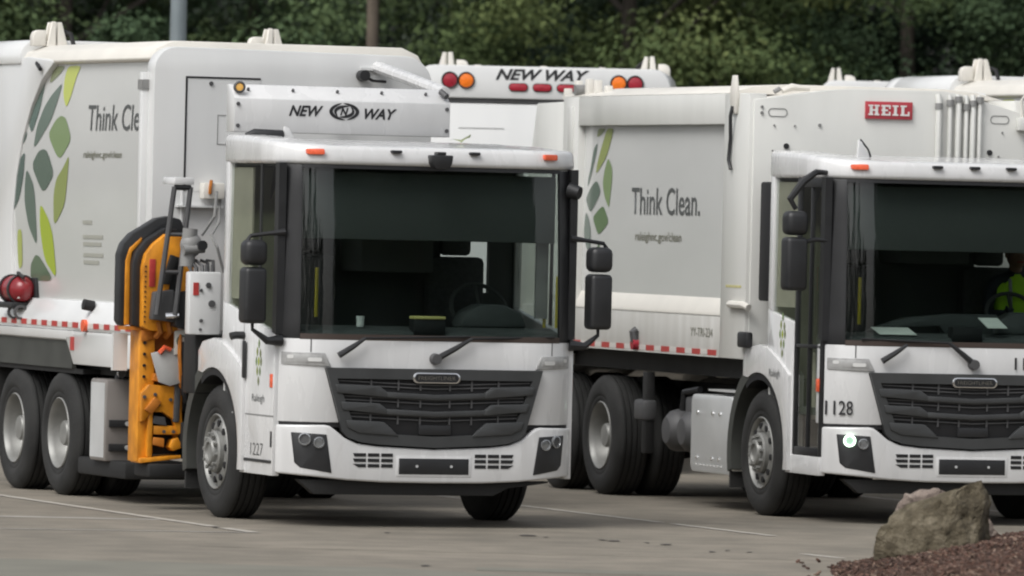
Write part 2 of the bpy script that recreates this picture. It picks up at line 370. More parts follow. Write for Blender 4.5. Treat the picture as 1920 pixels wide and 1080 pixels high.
def cab(root, heil):
    P = root
    # lower structure and interior shell
    B().box(-1.17, 1.17, 0.28, 1.48, 0.86, 0.92).obj('cab_floor', 'interior_dark', P)
    bw = B()
    for a in ((-1.19, 1.19, 1.44, 1.5, .80, 1.80), (-1.19, .55, 1.44, 1.5, 1.80, 2.2), (.96, 1.19, 1.44, 1.5, 1.80, 2.2), (-1.19, 1.19, 1.44, 1.5, 2.2, 2.79)): bw.box(*a)
    bw.obj('rear_wall', 'interior_dark', P, smooth=0)
    B().box(-1.195, 1.195, 1.5, 1.53, 0.70, 1.79).obj('rear_skin', 'white_paint', P)
    B().box(-1.195, 1.195, 1.5, 1.53, 2.21, 2.79).obj('rear_skin', 'white_paint', P)
    B().box(-1.18, 1.18, 0.42, 1.43, 2.755, 2.765).obj('headliner', 'interior_dark', P)
    tr = B().box(-1.185, -.60, 1.415, 1.44, .95, 2.75).bevel(.01).obj('rear_trim', 'trim_beige', P)
    B().box(-1.185, -1.17, .95, 1.41, 1.72, 2.74).obj('side_trim', 'trim_beige', P)
    B().box(-.82, -.70, 1.40, 1.415, 2.33, 2.40).obj('trim_vent', 'black_plastic', tr)
    B().prism([(-.86, 2.78), (-.80, 2.78), (-.86, 2.58), (-.885, 2.50)], 'y', 1.39, 1.415).obj('seat_belt', 'black_plastic', tr)
    B().box(-.84, -.76, 1.38, 1.415, 1.85, 2.05).bevel(.01).obj('red_case', 'red_reflector', tr)
    B().box(-1.16, -1.08, 1.38, 1.415, 1.74, 2.0).bevel(.01).obj('hung_vest', 'leaf_lime2', tr)
    # front panel
    fpnl = fp([(-1.22, .80), (1.22, .80), (1.22, 1.44), (-1.22, 1.44)], 0.0, 0.07, 0.012).obj('front_panel', 'white_paint', P)
    for s in (-1, 1):
        fp([(s * .985 - .004, 1.335), (s * .985 + .004, 1.335), (s * .985 + .004, 1.436), (s * .985 - .004, 1.436)], -.002, .01).obj('panel_seam', 'dark_grey', fpnl)
    fp([(-1.19, .765), (1.19, .765), (1.19, .805), (-1.19, .805)], 0.012, 0.09).obj('bumper_gap', 'gap_black', P)
    # bumper
    top = [(1.20, .775), (.88, .782), (.84, .775), (.79, .74), (.72, .685), (.62, .645), (.45, .625), (0, .605)]
    bot = [(0, .345), (.40, .348), (.70, .362), (.95, .385), (1.20, .405)]
    poly = bot + top[:-1] + [(-x, z) for x, z in top[::-1]] + [(-x, z) for x, z in bot[::-1][:-1]]
    bump = fp(poly, -0.035, 0.10, 0.018, 3).obj('bumper', 'white_paint', P)
    for s in (-1, 1):
        pd = [(1.115, .722), (.868, .71), (.822, .415), (1.05, .452), (1.09, .49)]
        pd = pd if s > 0 else mir(pd)
        pod = fp(pd, -.042, -.0, 0.006).obj('lamp_pod', 'black_plastic', bump)
        for k, (x, z, r) in enumerate(((1.025, .672, .049), (.925, .648, .044))):
            yy = yf(x, z) - .042
            nrm = Vector((s * (.55 if k == 0 else .2), -1, 0)).normalized()
            lit = heil and s < 0 and k == 0
            B().lathe([(r * .72, -.004), (r, -.004), (r, .014), (r * .8, .016), (r * .72, .008)], (s * x, yy, z), nrm, 20, True).obj('lamp_ring', 'lit_lamp' if lit else 'lamp_lens', bump)
            B().lathe([(0, .006), (r * .72, .004), (r * .72, -.004), (0, -.004)], (s * x, yy, z), nrm, 20).obj('lamp_lens', 'lit_lens' if lit else 'dark_grey' if k == 0 else 'lamp_lens', bump)
        m0 = None
        for i in range(3):
            for j in range(3):
                x0 = .335 + j * .108; z0 = .545 - i * .041
                sk = .012
                q = [(x0 - .0, z0), (x0 + .092, z0), (x0 + .092 + (sk if j == 2 else 0), z0 + .026), (x0 + (0), z0 + .026)]
                if i == 2 and j == 2: q[1] = (x0 + .06, z0)
                q = q if s > 0 else mir(q)
                fp(q, -.039, -.03).obj('air_slit', 'gap_black', bump, smooth=0)
    plate = fp([(-.285, .413), (.285, .413), (.285, .535), (-.285, .535)], -.043, -.03, .004).obj('plate_holder', 'black_plastic', bump)
    for s in (-1, 1):
        B().cyl((s * .14, -.043, .475), (s * .14, -.05, .475), .011, n=8).obj('bolt', 'aluminium', plate)
    fp([(-.305, .395), (.305, .395), (.305, .553), (-.305, .553)], -.039, -.032, .003).obj('plate_surround', 'white_paint', bump)
    fp([(-.93, .25), (.52, .25), (.64, .31), (1.0, .355), (1.0, .365), (-1.05, .36)], .03, .12, .01).obj('lower_valance', 'chassis_black', P)
    # grille
    gb = [(-.885, 1.222), (.885, 1.222), (.745, .735), (.70, .69), (.60, .655), (.45, .638), (0, .618), (-.45, .638), (-.60, .655), (-.70, .69), (-.745, .735)]
    gr = fp(gb, -.02, .04, .012).obj('grille', 'gap_black', P)
    rim = [(-.885, 1.222), (.885, 1.222), (.745, .735), (.70, .69), (.60, .655), (.45, .638), (0, .618), (-.45, .638), (-.60, .655), (-.70, .69), (-.745, .735)]
    def inset(x, z): return (x * .90, 1.14 if z > 1.1 else z + .085)
    for i in range(len(rim)):
        a, b = rim[i], rim[(i + 1) % len(rim)]
        fp([a, b, inset(*b), inset(*a)], -.05, -.02).obj('grille_frame', 'grille_plastic', gr)
    for i, zt in enumerate((1.085, .955, .825)):
        w = .80 - i * .045
        for s in (-1, 1):
            q = [(.40, zt - .085), (w, zt - .055), (w + .015, zt + .01), (.46, zt - .0), (.40, zt - .042)]
            if i == 2: q = [(.30, zt - .12), (.62, zt - .10), (w, zt - .06), (w + .015, zt), (.42, zt - .012), (.36, zt - .06)]
            fp(q if s > 0 else mir(q), -.062, -.02, .008).obj('slat', 'grille_plastic', gr)
        if i < 2: fp([(-.41, zt - .085), (0, zt - .10), (.41, zt - .085), (.41, zt - .042), (0, zt - .06), (-.41, zt - .042)], -.056, -.02, .006).obj('slat', 'grille_plastic', gr)
        for j in range(2):
            z1 = zt + .022 + j * .028 - (0 if i else .015)
            fp([(-.78 + i * .05, z1), (0, z1 - .028), (.78 - i * .05, z1), (.78 - i * .05, z1 + .008), (0, z1 - .02), (-.78 + i * .05, z1 + .008)], -.034, -.02).obj('slat', 'dark_grey', gr, smooth=0)
        for x in (-.52, -.3, -.12, .12, .3, .52):
            fp([(x - .006, zt - .03), (x + .006, zt - .03), (x + .006, zt + .05), (x - .006, zt + .05)], -.036, -.02).obj('grille_rib', 'dark_grey', gr, smooth=0)
    fp(rrect(-.13, .13, .715, .79, .01), -.045, -.02, .004).obj('radar_cover', 'black_plastic', gr)
    em = B(); n = 28; ring = [(.195 * math.cos(2 * PI * k / n), 1.155 + .042 * math.sin(2 * PI * k / n)) for k in range(n)]
    ring = [(max(-.19, min(.19, x * 1.12)), z) for x, z in ring]
    emb = fp(rrect(-.195, .195, 1.112, 1.196, .041, 6), -.062, -.03, .006).obj('emblem', 'chrome', gr)
    fp(rrect(-.178, .178, 1.122, 1.186, .031, 6), -.066, -.058).obj('emblem_face', 'black_plastic', emb)
    text('FREIGHTLINER', .30, .030, lambda u, v: (-.15 + u, -.0675, 1.139 + v), 'chrome', emb)
    # thin upper lamps
    for s in (-1, 1):
        q = [(1.175, 1.335), (.885, 1.332), (.835, 1.228), (1.175, 1.24)]
        q = [(x, z) for x, z in q]
        hl = fp(q if s > 0 else mir(q), -.014, .01, .006).obj('headlight', 'lamp_grey', P)
        q2 = [(1.15, 1.315), (.905, 1.315), (.885, 1.255), (1.15, 1.255)]
        fp(q2 if s > 0 else mir(q2), -.017, -.008, .004).obj('headlight_insert', 'lamp_grey', hl)
        fp(rrect(s * .96 - .05, s * .96 + .05, 1.265, 1.295, .012), -.02, -.012).obj('headlight_bulb', 'lamp_bright', hl)
        fp(rrect(s * 1.125 - .02, s * 1.125 + .02, 1.285, 1.312, .01), -.02, -.012).obj('headlight_bulb', 'lamp_bright', hl)
        B().box(s * 1.222 - .012, s * 1.222 + .012, .245, .30, 1.055, 1.16).bevel(.005).obj('side_marker', 'marker_orange', P)
    # windscreen and black surround
    ws = fp([(-1.06, 1.475), (1.06, 1.475), (1.055, 2.755), (-1.055, 2.755)], .012, .02, 0).obj('windscreen', 'windshield_glass', P)
    fp([(-1.21, 1.44), (-1.06, 1.44), (-1.05, 2.77), (-1.205, 2.77)], .0, .05, .006).obj('windscreen_pillar', 'black_plastic', P)
    fp([(1.06, 1.44), (1.21, 1.44), (1.205, 2.77), (1.05, 2.77)], .0, .05, .006).obj('windscreen_pillar', 'black_plastic', P)
    fp([(-1.06, 1.435), (1.06, 1.435), (1.06, 1.478), (-1.06, 1.478)], .0, .05).obj('cowl_seal', 'brown_seal', P)
    fp([(-1.05, 2.745), (1.05, 2.745), (1.05, 2.772), (-1.05, 2.772)], .0, .05).obj('windscreen_header', 'black_plastic', P)
    # wipers
    for a, b, e in (((-.79, 1.315), (-.58, 1.45), (.28, 1.475)), ((.005, 1.30), (.29, 1.46), (1.0, 1.48))):
        if heil and a[0] > -.5: b, e = (-.22, 1.47), (-.95, 1.49)
        w = B().tube([(a[0], -.03, a[1]), (a[0] * .5 + b[0] * .5, -.045, (a[1] + b[1]) / 2), (b[0], -.035, b[1])], [.026, .022, .013], 8).obj('wiper', 'black_plastic', P)
        if not (heil and a[0] < -.5):
            B().tube([(b[0], -.03, b[1]), (e[0], -.012 + yf(e[0], 0), e[1])], .009, 6).obj('wiper_blade', 'gap_black', w)
        if a[0] > -.5:
            B().cyl((a[0] - .005, .0, a[1]), (a[0] - .005, -.06, a[1]), .045, .04, 14).obj('wiper_pivot', 'dark_grey', w)
    # roof
    front = [(x, yf(x, 2.8) - .02) for x in [-1.235] + XC + [1.235]]
    rf = B().prism(front + [(1.235, 1.52), (-1.235, 1.52)], 'z', 2.772, 2.93).bevel(.035, 3, 50)
    rf.cut('y', [.3, .7, 1.1]).cut('x', [-1.0, -.8, .8, 1.0])
    def rw(v):
        k = (v.z - 2.772) / .158; zz = v.z
        if k > .3: zz += (.06 * max(0, min(1, (v.y - .05) / 1.2)) + .02 * (abs(v.x) > .9) * max(0, min(1, v.y / .5)) * (1 if v.x < 0 else -.6)) * k - .012
        return Vector((v.x, v.y + .05 * max(0, k - .3) * (v.y < .4), zz))
    roof = rf.warp(rw).obj('roof', 'white_paint', P, 50)
    for x in ((-.97, .95) if True else ()):
        fp(rrect(x - .062, x + .062, 2.848, 2.892, .012), -.05, .02, .005).obj('marker_lamp', 'marker_orange', roof)
    for x in ((-.32, 0.0, .315) if heil else (-.33, .31)):
        fp(rrect(x - .042, x + .042, 2.872, 2.895, .01), -.045, .02, .004).obj('clearance_lamp', 'black_plastic', roof)
    if not heil:
        c = B().prism([(-.10, 2.865), (.08, 2.865), (.07, 2.80), (.045, 2.755), (-.065, 2.755), (-.09, 2.80)], 'y', -.11, .0).bevel(.012).obj('roof_camera', 'black_plastic', roof)
        B().box(-.045, .025, -.09, .0, 2.86, 2.89).bevel(.006).obj('camera_mount', 'black_plastic', c)
        c2 = B().tube([(-1.12, 1.35, 2.99), (-1.05, 1.35, 3.0), (-.82, 1.35, 2.995)], [.02, .045, .045], 10).obj('air_horn', 'black_plastic', roof)
        B().prism([(-.81, 2.94), (-.70, 2.94), (-.77, 3.06), (-.81, 3.07)], 'y', 1.33, 1.37).bevel(.008).obj('antenna_fin', 'white_paint', roof)
    else:
        B().prism([(-.70, 2.94), (-.58, 2.94), (-.66, 3.08), (-.69, 3.10)], 'y', .9, .94).bevel(.008).obj('antenna_fin', 'white_paint', roof)
        B().tube([(-.57, .92, 2.94), (-.60, .92, 3.02), (-.67, .92, 3.10)], .008, 6).obj('antenna_wire', 'black_plastic', roof)
    # sides
    for s in (-1, 1):
        X0, X1 = s * 1.225, s * 1.165
        a, b = min(X0, X1), max(X0, X1)
        archc = arc(AX, WZ, .655, 190, 118, 10)
        if heil and s < 0:
            low = [(.22, .38), (1.02, .38)] + archc + [(1.50, 1.2), (1.50, 1.70), (1.42, 1.68), (.87, 1.60), (.87, .53), (.22, .53)]
        else:
            low = [(.22, .38), (1.02, .38)] + archc + [(1.50, 1.2), (1.50, 1.70), (1.42, 1.68), (1.22, 1.645), (.22, 1.465)]
        side = B().prism(low, 'x', a, b).bevel(.008).obj('side_panel', 'white_paint', P)
        B().prism([(1.415, 1.68), (1.50, 1.70), (1.50, 2.79), (1.41, 2.79)], 'x', a, b).bevel(.006).obj('corner_post', 'white_paint', P)
        B().prism([(.20, 1.465), (.29, 1.48), (.29, 2.78), (.20, 2.78)], 'x', a, b).obj('door_pillar', 'black_plastic', P)
        xo = s * 1.2
        if not (heil and s < 0):
            dg = B().prism([(.29, 1.48), (1.22, 1.648), (1.415, 1.682), (1.41, 2.785), (.29, 2.775)], 'x', xo - .004, xo + .004).obj('side_window', 'side_glass', P)
            B().prism([(.66, 1.56), (.70, 1.565), (.70, 2.78), (.66, 2.78)], 'x', xo - .008, xo + .008).obj('window_bar', 'black_plastic', dg)
            B().prism([(.22, .83), (1.22, .83), (1.22, .842), (.22, .842)], 'x', X0 - .002, X0 + .002).obj('panel_seam', 'mid_grey', side)
            B().prism([(.24, .475), (.93, .475), (.93, .497), (.24, .497)], 'x', X0 - .006, X0 + .004).obj('step_slot', 'black_plastic', side)
            B().prism([(.235, .60), (.27, .60), (.27, .72), (.235, .72)], 'x', X0 - .004, X0 + .003).obj('latch', 'black_plastic', side)
            B().prism([(.955, .45), (.963, .45), (.963, 1.58), (.955, 1.58)], 'x', X0 - .002, X0 + .002).obj('panel_seam', 'mid_grey', side)
        else:
            dr = B().prism([(.22, .535), (.86, .535), (.86, 2.775), (.22, 2.775)], 'x', xo - .004, xo + .004).obj('glazed_door', 'side_glass', P)
            for q in ([(.22, .535), (.26, .535), (.26, 2.775), (.22, 2.775)], [(.82, .535), (.865, .535), (.865, 2.775), (.82, 2.775)], [(.26, .535), (.82, .535), (.82, .60), (.26, .60)], [(.26, 1.40), (.82, 1.40), (.82, 1.43), (.26, 1.43)], [(.26, 2.70), (.82, 2.70), (.82, 2.775), (.26, 2.775)], [(.525, .6), (.55, .6), (.55, 2.7), (.525, 2.7)]):
                B().prism(q, 'x', xo - .02, xo + .02).bevel(.004).obj('door_frame', 'black_plastic', dr)
            B().tube([(xo + .04, .36, .95), (xo + .08, .36, 1.0), (xo + .08, .36, 1.3), (xo + .04, .36, 1.35)], .016).obj('door_handle', 'dark_grey', dr)
            B().prism([(.87, 1.60), (1.415, 1.682), (1.41, 2.785), (.87, 2.78)], 'x', xo - .004, xo + .004).obj('side_window', 'side_glass', P)
            B().box(-1.1, -.7, .35, .85, .55, .60).obj('entry_step', 'dark_grey', P)
            B().box(-1.12, -1.08, .60, .79, .82, 1.36).bevel(.01).obj('entry_panel', 'trim_beige', P)
            B().box(-1.12, -1.08, .30, .50, .88, 1.38).bevel(.01).obj('entry_panel', 'trim_beige', P)
            B().box(-1.10, -1.06, .52, .58, .66, 1.30).obj('entry_post', 'interior_dark', P)
            B().box(-.72, -.69, .3, 1.43, .55, 1.3).obj('seat_riser', 'mid_grey', P)
        # fender and liner
        xf0, xf1 = (-1.252, -1.12) if s < 0 else (1.12, 1.252)
        fo = arc(AX, WZ, .66, 172, 68, 16)
        fen = [(.89, .40), (.99, .40)] + arc(AX, WZ, .66, 190, 172, 3)[:-1] + fo + [(2.0, 1.14), (2.0, 1.30), (1.9, 1.37), (1.62, 1.405), (1.42, 1.375), (1.15, 1.285), (.89, 1.17)]
        B().prism(fen, 'x', xf0, xf1).bevel(.03, 3, 45).obj('fender', 'white_paint', P, 50)
        lin = arc(AX, WZ, .655, 172, -8, 24); lo = arc(AX, WZ, .745, 84, -8, 14)
        B().prism(arc(AX, WZ, .645, 84, -14, 16) + arc(AX, WZ, .745, -14, 84, 16), 'x', xf0 + (.01 if s < 0 else .2), xf1 + (-.2 if s < 0 else -.01) + (.35 if s < 0 else 0)).obj('wheel_arch', 'guard_grey', P)
        B().prism(arc(AX, WZ, .60, 180, 60, 14) + arc(AX, WZ, .655, 60, 180, 14), 'x', -1.24 if s < 0 else .75, -.75 if s < 0 else 1.24).obj('arch_liner', 'gap_black', P)
        B().box(xf0 + .02, xf1 + (.25 if s < 0 else -.02), 2.31, 2.34, .2, .45).obj('mud_flap', 'rubber', P)
        wheel(P, -1.215 if s < 0 else 1.25, AX, s, False)
    # mirrors
    for s in (-1, 1):
        dz = .32 if (heil and s < 0) else 0.0
        xm = s * 1.415 - (.06 if dz else 0)
        mr = B().box(xm - .09, xm + .09, .12, .30, 1.545 + dz, 1.975 + dz).bevel(.035, 3).obj('mirror', 'black_plastic', P, 50)
        B().box(xm - .095, xm + .09, .11, .29, 1.99 + dz, 2.185 + dz).bevel(.05, 3).obj('mirror_upper', 'black_plastic', mr, 50)
        B().box(xm - .075, xm + .075, .298, .306, 1.57 + dz, 1.95 + dz).obj('mirror_glass', 'chrome', mr)
        if dz:
            B().tube([(-1.16, .3, 2.82), (-1.3, .22, 2.82), (-1.42, .2, 2.74), (xm - .05, .2, 2.60), (xm, .2, 2.52)], [.018, .026, .034, .03, .02]).obj('mirror_arm', 'black_plastic', mr)
            B().tube([(-1.17, .22, 2.27), (-1.3, .2, 2.28), (xm + .09, .2, 2.26)], .018).obj('mirror_arm', 'black_plastic', mr)
        else:
            B().tube([(s * 1.17, .2, 2.25), (s * 1.3, .2, 2.235), (xm + s * .03, .2, 2.215), (xm + s * .06, .2, 2.17)], [.028, .016, .016, .018]).obj('mirror_arm', 'black_plastic', mr)
            B().tube([(s * 1.18, .2, 1.42), (s * 1.30, .18, 1.415), (xm, .2, 1.50), (xm, .2, 1.56)], [.045, .03, .015, .015]).obj('mirror_arm', 'black_plastic', mr)
            if s < 0:
                B().box(-1.255, -1.235, .86, .92, 1.11, 1.40).bevel(.01).obj('grab_bar', 'black_plastic', P)
                B().tube([(-1.23, .95, 1.44), (-1.30, .95, 1.44), (-1.34, .95, 1.43)], .03).obj('spot_mirror', 'black_plastic', P)
    if not heil:
        B().cyl((1.17, .24, 2.62), (1.23, .18, 2.60), .07, .05, 14).obj('kerb_mirror', 'black_plastic', P)
    # interior
    dz0 = 0
    dash = B().prism([(.16, 1.40), (.20, 1.50), (.42, 1.54), (.62, 1.52), (.66, 1.40), (.60, .95), (.3, .95)], 'x', -1.12, 1.12).bevel(.02).obj('dashboard', 'dash_grey', P)
    B().prism([(-.15 + .5, 1.54), (.92, 1.54), (.87, 1.66), (.72, 1.72), (.52, 1.72), (.40, 1.66)], 'y', .42, .66).bevel(.03).obj('instrument_hood', 'dash_grey', dash)
    B().box(-.11, .15, .18, .30, 1.48, 1.60).bevel(.01).obj('dash_radio', 'black_plastic', dash)
    if heil: B().prism([(-.75, 1.53), (-.65, 1.58), (-.4, 1.66), (0, 1.70), (.4, 1.70), (.4, 1.53), (-.05, 1.53), (-.1, 1.6), (-.45, 1.58), (-.6, 1.54)], 'y', .5, .6).bevel(.01).obj('dash_tray', 'dash_grey', dash)
    sw = B(); k = 24
    c0 = Vector((.62, .72, 1.68)); ux = Vector((1, 0, 0)); uy = Vector((0, .55, .83)).normalized()
    sw.tube([c0 + (ux * math.cos(2 * PI * i / k) + uy * math.sin(2 * PI * i / k)) * .23 for i in range(k + 1)], .017, 8)
    for a in (200, 340, 90): sw.tube([c0, c0 + (ux * math.cos(math.radians(a)) + uy * math.sin(math.radians(a))) * .23], .016, 6)
    sw.tube([c0, c0 + Vector((0, -.22, -.30))], .04, 8)
    sw.obj('steering_wheel', 'interior_dark', P)
    for x in (-.62, .62):
        st = B().box(x - .25, x + .25, .85, 1.32, 1.28, 1.43).bevel(.04).obj('seat', 'seat_cloth', P)
        B().box(x - .24, x + .24, 1.24, 1.38, 1.43, 2.08).bevel(.05).obj('backrest', 'seat_cloth', st)
        B().box(x - .13, x + .13, 1.26, 1.36, 2.09, 2.30).bevel(.04).obj('headrest', 'seat_cloth', st)
        B().box(x - .18, x + .18, .95, 1.25, .92, 1.28).obj('seat_base', 'interior_dark', st)
    B().box(-1.04, 1.04, .20, .23, 2.205, 2.72).bevel(.008).obj('sun_shade', 'shade_grey', P)
    B().box(-.3, .3, .9, 1.42, 1.95 if not heil else 2.1, 2.74).bevel(.02).obj('overhead_locker', 'interior_dark', P)
    for x, y, z0, z1 in ((-1.12, .22, 1.62, 2.02), (1.02, .34, 1.55, 2.12), (1.10, .28, 1.55, 1.95), (-.80, .5, 1.6, 1.98)):
        B().tube([(x, y, z0), (x, y, z1)], .014 if x > -.9 else .02, 8).obj('grab_handle', 'handle_yellow', P)
    B().prism([(.93, 1.62), (1.03, 1.62), (1.03, 2.72), (.93, 2.72)], 'y', .30, .33).obj('pillar_trim', 'mid_grey', P)
    # chassis
    for x in (-.42, .42): B().box(x - .04, x + .04, .4, 8.2, .74, 1.0).obj('frame_rail', 'chassis_black', P)
    B().box(-.5, .5, .35, 2.2, .42, .85).bevel(.05).obj('engine_block', 'chassis_black', P)
    B().cyl((-.95, AX, WZ), (.95, AX, WZ), .07).obj('axle', 'chassis_black', P)
    for y in (AX + 4.17, AX + 5.45):
        B().cyl((-.95, y, WZ), (.95, y, WZ), .09).sph((0, y, WZ), .24).obj('axle', 'chassis_black', P)
        for s in (-1, 1): wheel(P, s * 1.215, y, s, True)
    B().box(-.8, .8, 2.3, 3.2, .40, .72).bevel(.03).obj('gearbox', 'chassis_black', P)

# ------------------------------------------------------------------ New Way style body
LEAF1 = {'teal': [(6.71, 3.55), (6.69, 3.42), (6.78, 3.21), (6.97, 3.0), (7.12, 3.14), (7.12, 3.17), (6.92, 3.36)], 'moss': [(6.44, 3.575), (6.16, 3.575), (6.28, 3.51), (6.58, 3.42), (6.5, 3.54)], 'lime': [(6.08, 3.575), (5.71, 3.575), (5.82, 3.48), (5.92, 3.32), (6.03, 3.22), (6.14, 3.32), (6.15, 3.47)], 'sage': [(6.19, 3.44), (6.26, 3.32), (6.43, 3.12), (6.91, 2.86), (6.83, 3.07), (6.66, 3.23), (6.48, 3.33)], 'teal2': [(7.18, 3.07), (7.09, 2.99), (7.29, 2.87), (7.27, 2.96)], 'green': [(6.16, 3.16), (6.02, 3.14), (5.82, 2.96), (6.1, 2.8), (6.22, 2.82), (6.5, 3.0), (6.31, 3.12)], 'sage2': [(6.6, 2.88), (6.49, 2.86), (6.27, 2.67), (6.51, 2.53), (6.63, 2.53), (6.93, 2.74), (6.75, 2.86)], 'teal3': [(7.13, 2.87), (7.15, 2.66), (7.26, 2.46), (7.45, 2.34), (7.44, 2.5), (7.35, 2.75)], 'sage3': [(7.07, 2.72), (6.82, 2.55), (6.74, 2.04), (6.99, 2.22), (7.11, 2.42), (7.11, 2.59)], 'olive': [(5.86, 2.84), (5.9, 2.6), (5.96, 2.41), (6.27, 2.22), (6.28, 2.5), (6.21, 2.63), (6.03, 2.72)], 'lime2': [(6.66, 2.43), (6.4, 2.28), (6.29, 2.14), (6.22, 1.78), (6.56, 1.95), (6.67, 2.23)], 'sage4': [(6.81, 1.99), (6.68, 1.97), (6.3, 1.77), (6.98, 1.77), (6.96, 1.9)], 'lime3': [(7.33, 2.19), (7.19, 2.2), (7.19, 1.89), (7.32, 1.85)]}
LEAF2 = {'moss': [(6.14, 3.19), (5.93, 3.19), (6.03, 3.14), (6.17, 3.11)], 'olive': [(5.88, 3.19), (5.71, 3.19), (5.76, 3.11), (5.89, 2.94), (6.18, 2.78), (6.14, 2.89), (6.04, 3.02), (5.94, 3.14)], 'sage': [(6.14, 3.07), (6.18, 2.96), (6.39, 2.66), (6.39, 2.74), (6.31, 2.87), (6.25, 3.01)], 'green': [(5.85, 2.94), (5.73, 2.85), (5.72, 2.75), (5.76, 2.62), (5.79, 2.49), (5.92, 2.59), (5.98, 2.71), (5.94, 2.82)], 'sage2': [(6.18, 2.73), (6.11, 2.72), (6.02, 2.63), (6.28, 2.46), (6.34, 2.47), (6.44, 2.57), (6.33, 2.66)], 'green2': [(5.98, 2.51), (5.92, 2.5), (5.78, 2.37), (6.02, 2.27), (6.09, 2.27), (6.24, 2.41), (6.1, 2.47)], 'sage3': [(6.43, 2.47), (6.33, 2.39), (6.28, 2.29), (6.28, 2.11), (6.38, 2.13), (6.48, 2.26)], 'sage4': [(6.03, 2.21), (6.01, 2.1), (6.15, 2.11)]}
def chaikin(p, n=1):
    for _ in range(n):
        q = []
        for i in range(len(p)):
            a, b = p[i], p[(i + 1) % len(p)]
            q += [(a[0] * .82 + b[0] * .18, a[1] * .82 + b[1] * .18), (a[0] * .18 + b[0] * .82, a[1] * .18 + b[1] * .82)]
        p = q
    return p
def decal(poly, fn, m, parent, name='leaf_graphic', zc=()):
    b = B(); b.bm.faces.new([b.bm.verts.new((0, y, z)) for y, z in chaikin(poly, 2)])
    bmesh.ops.triangulate(b.bm, faces=b.bm.faces)
    if zc: b.cut('z', zc)
    b.warp(lambda v: Vector((fn(v.z), v.y, v.z)))
    bmesh.ops.recalc_face_normals(b.bm, faces=b.bm.faces)
    if b.bm.faces[:] and sum(f.normal.x for f in b.bm.faces) > 0: bmesh.ops.reverse_faces(b.bm, faces=b.bm.faces)
    return b.obj(name, m, parent, smooth=0, recalc=False)
def panel_x(z):                                    # bowed side wall of the packer body
    t = (z - 2.6) / 1.0
    return -1.155 + .045 * t * t
def small_leaves(x, y, z, s, parent):
    for i, (dy, dz, m) in enumerate(((0, .14, 'green'), (.03, .09, 'olive'), (-.03, .08, 'moss'), (.045, .03, 'green'), (0, .03, 'lime2'), (-.045, .03, 'moss'), (.025, -.03, 'olive'), (-.025, -.03, 'green'), (0, -.09, 'moss'))):
        decal([(y + (dy) * s, z + (dz + .035) * s), (y + (dy - .02) * s, z + dz * s), (y + dy * s, z + (dz - .035) * s), (y + (dy + .02) * s, z + dz * s)], lambda q: x, 'leaf_' + m, parent, 'emblem_leaf')
def hinge(parent, x, y, z):
    h = B().prism([(x - .02, z), (x + .02, z + .21), (x + .055, z + .21), (x + .055, z)], 'y', y - .08, y - .05)
    h.prism([(x + .075, z), (x + .075, z + .205), (x + .105, z + .205), (x + .165, z)], 'y', y - .08, y - .05)
    h.prism([(x - .02, z), (x + .02, z + .205), (x + .055, z + .205), (x + .055, z)], 'y', y + .03, y + .06)
    h.prism([(x + .08, z), (x + .08, z + .205), (x + .105, z + .205), (x + .165, z)], 'y', y + .03, y + .06)
    h.prism([(x + .025, z), (x + .035, z + .20), (x + .05, z + .20), (x + .05, z)], 'y', y - .05, y + .03)
    h.prism([(x - .02, z), (x + .16, z), (x + .15, z + .04), (x - .01, z + .04)], 'y', y - .05, y + .03)
    ho = h.bevel(.004, 1).obj('hinge_bracket', 'cream_white', parent)
    B().prism([(x - .14, z), (x - .14, z + .08), (x - .125, z + .12), (x - .09, z + .135), (x - .025, z + .135), (x - .025, z)], 'y', y - .06, y + .04).bevel(.008).obj('hinge_plate', 'cream_white', ho)
    return ho
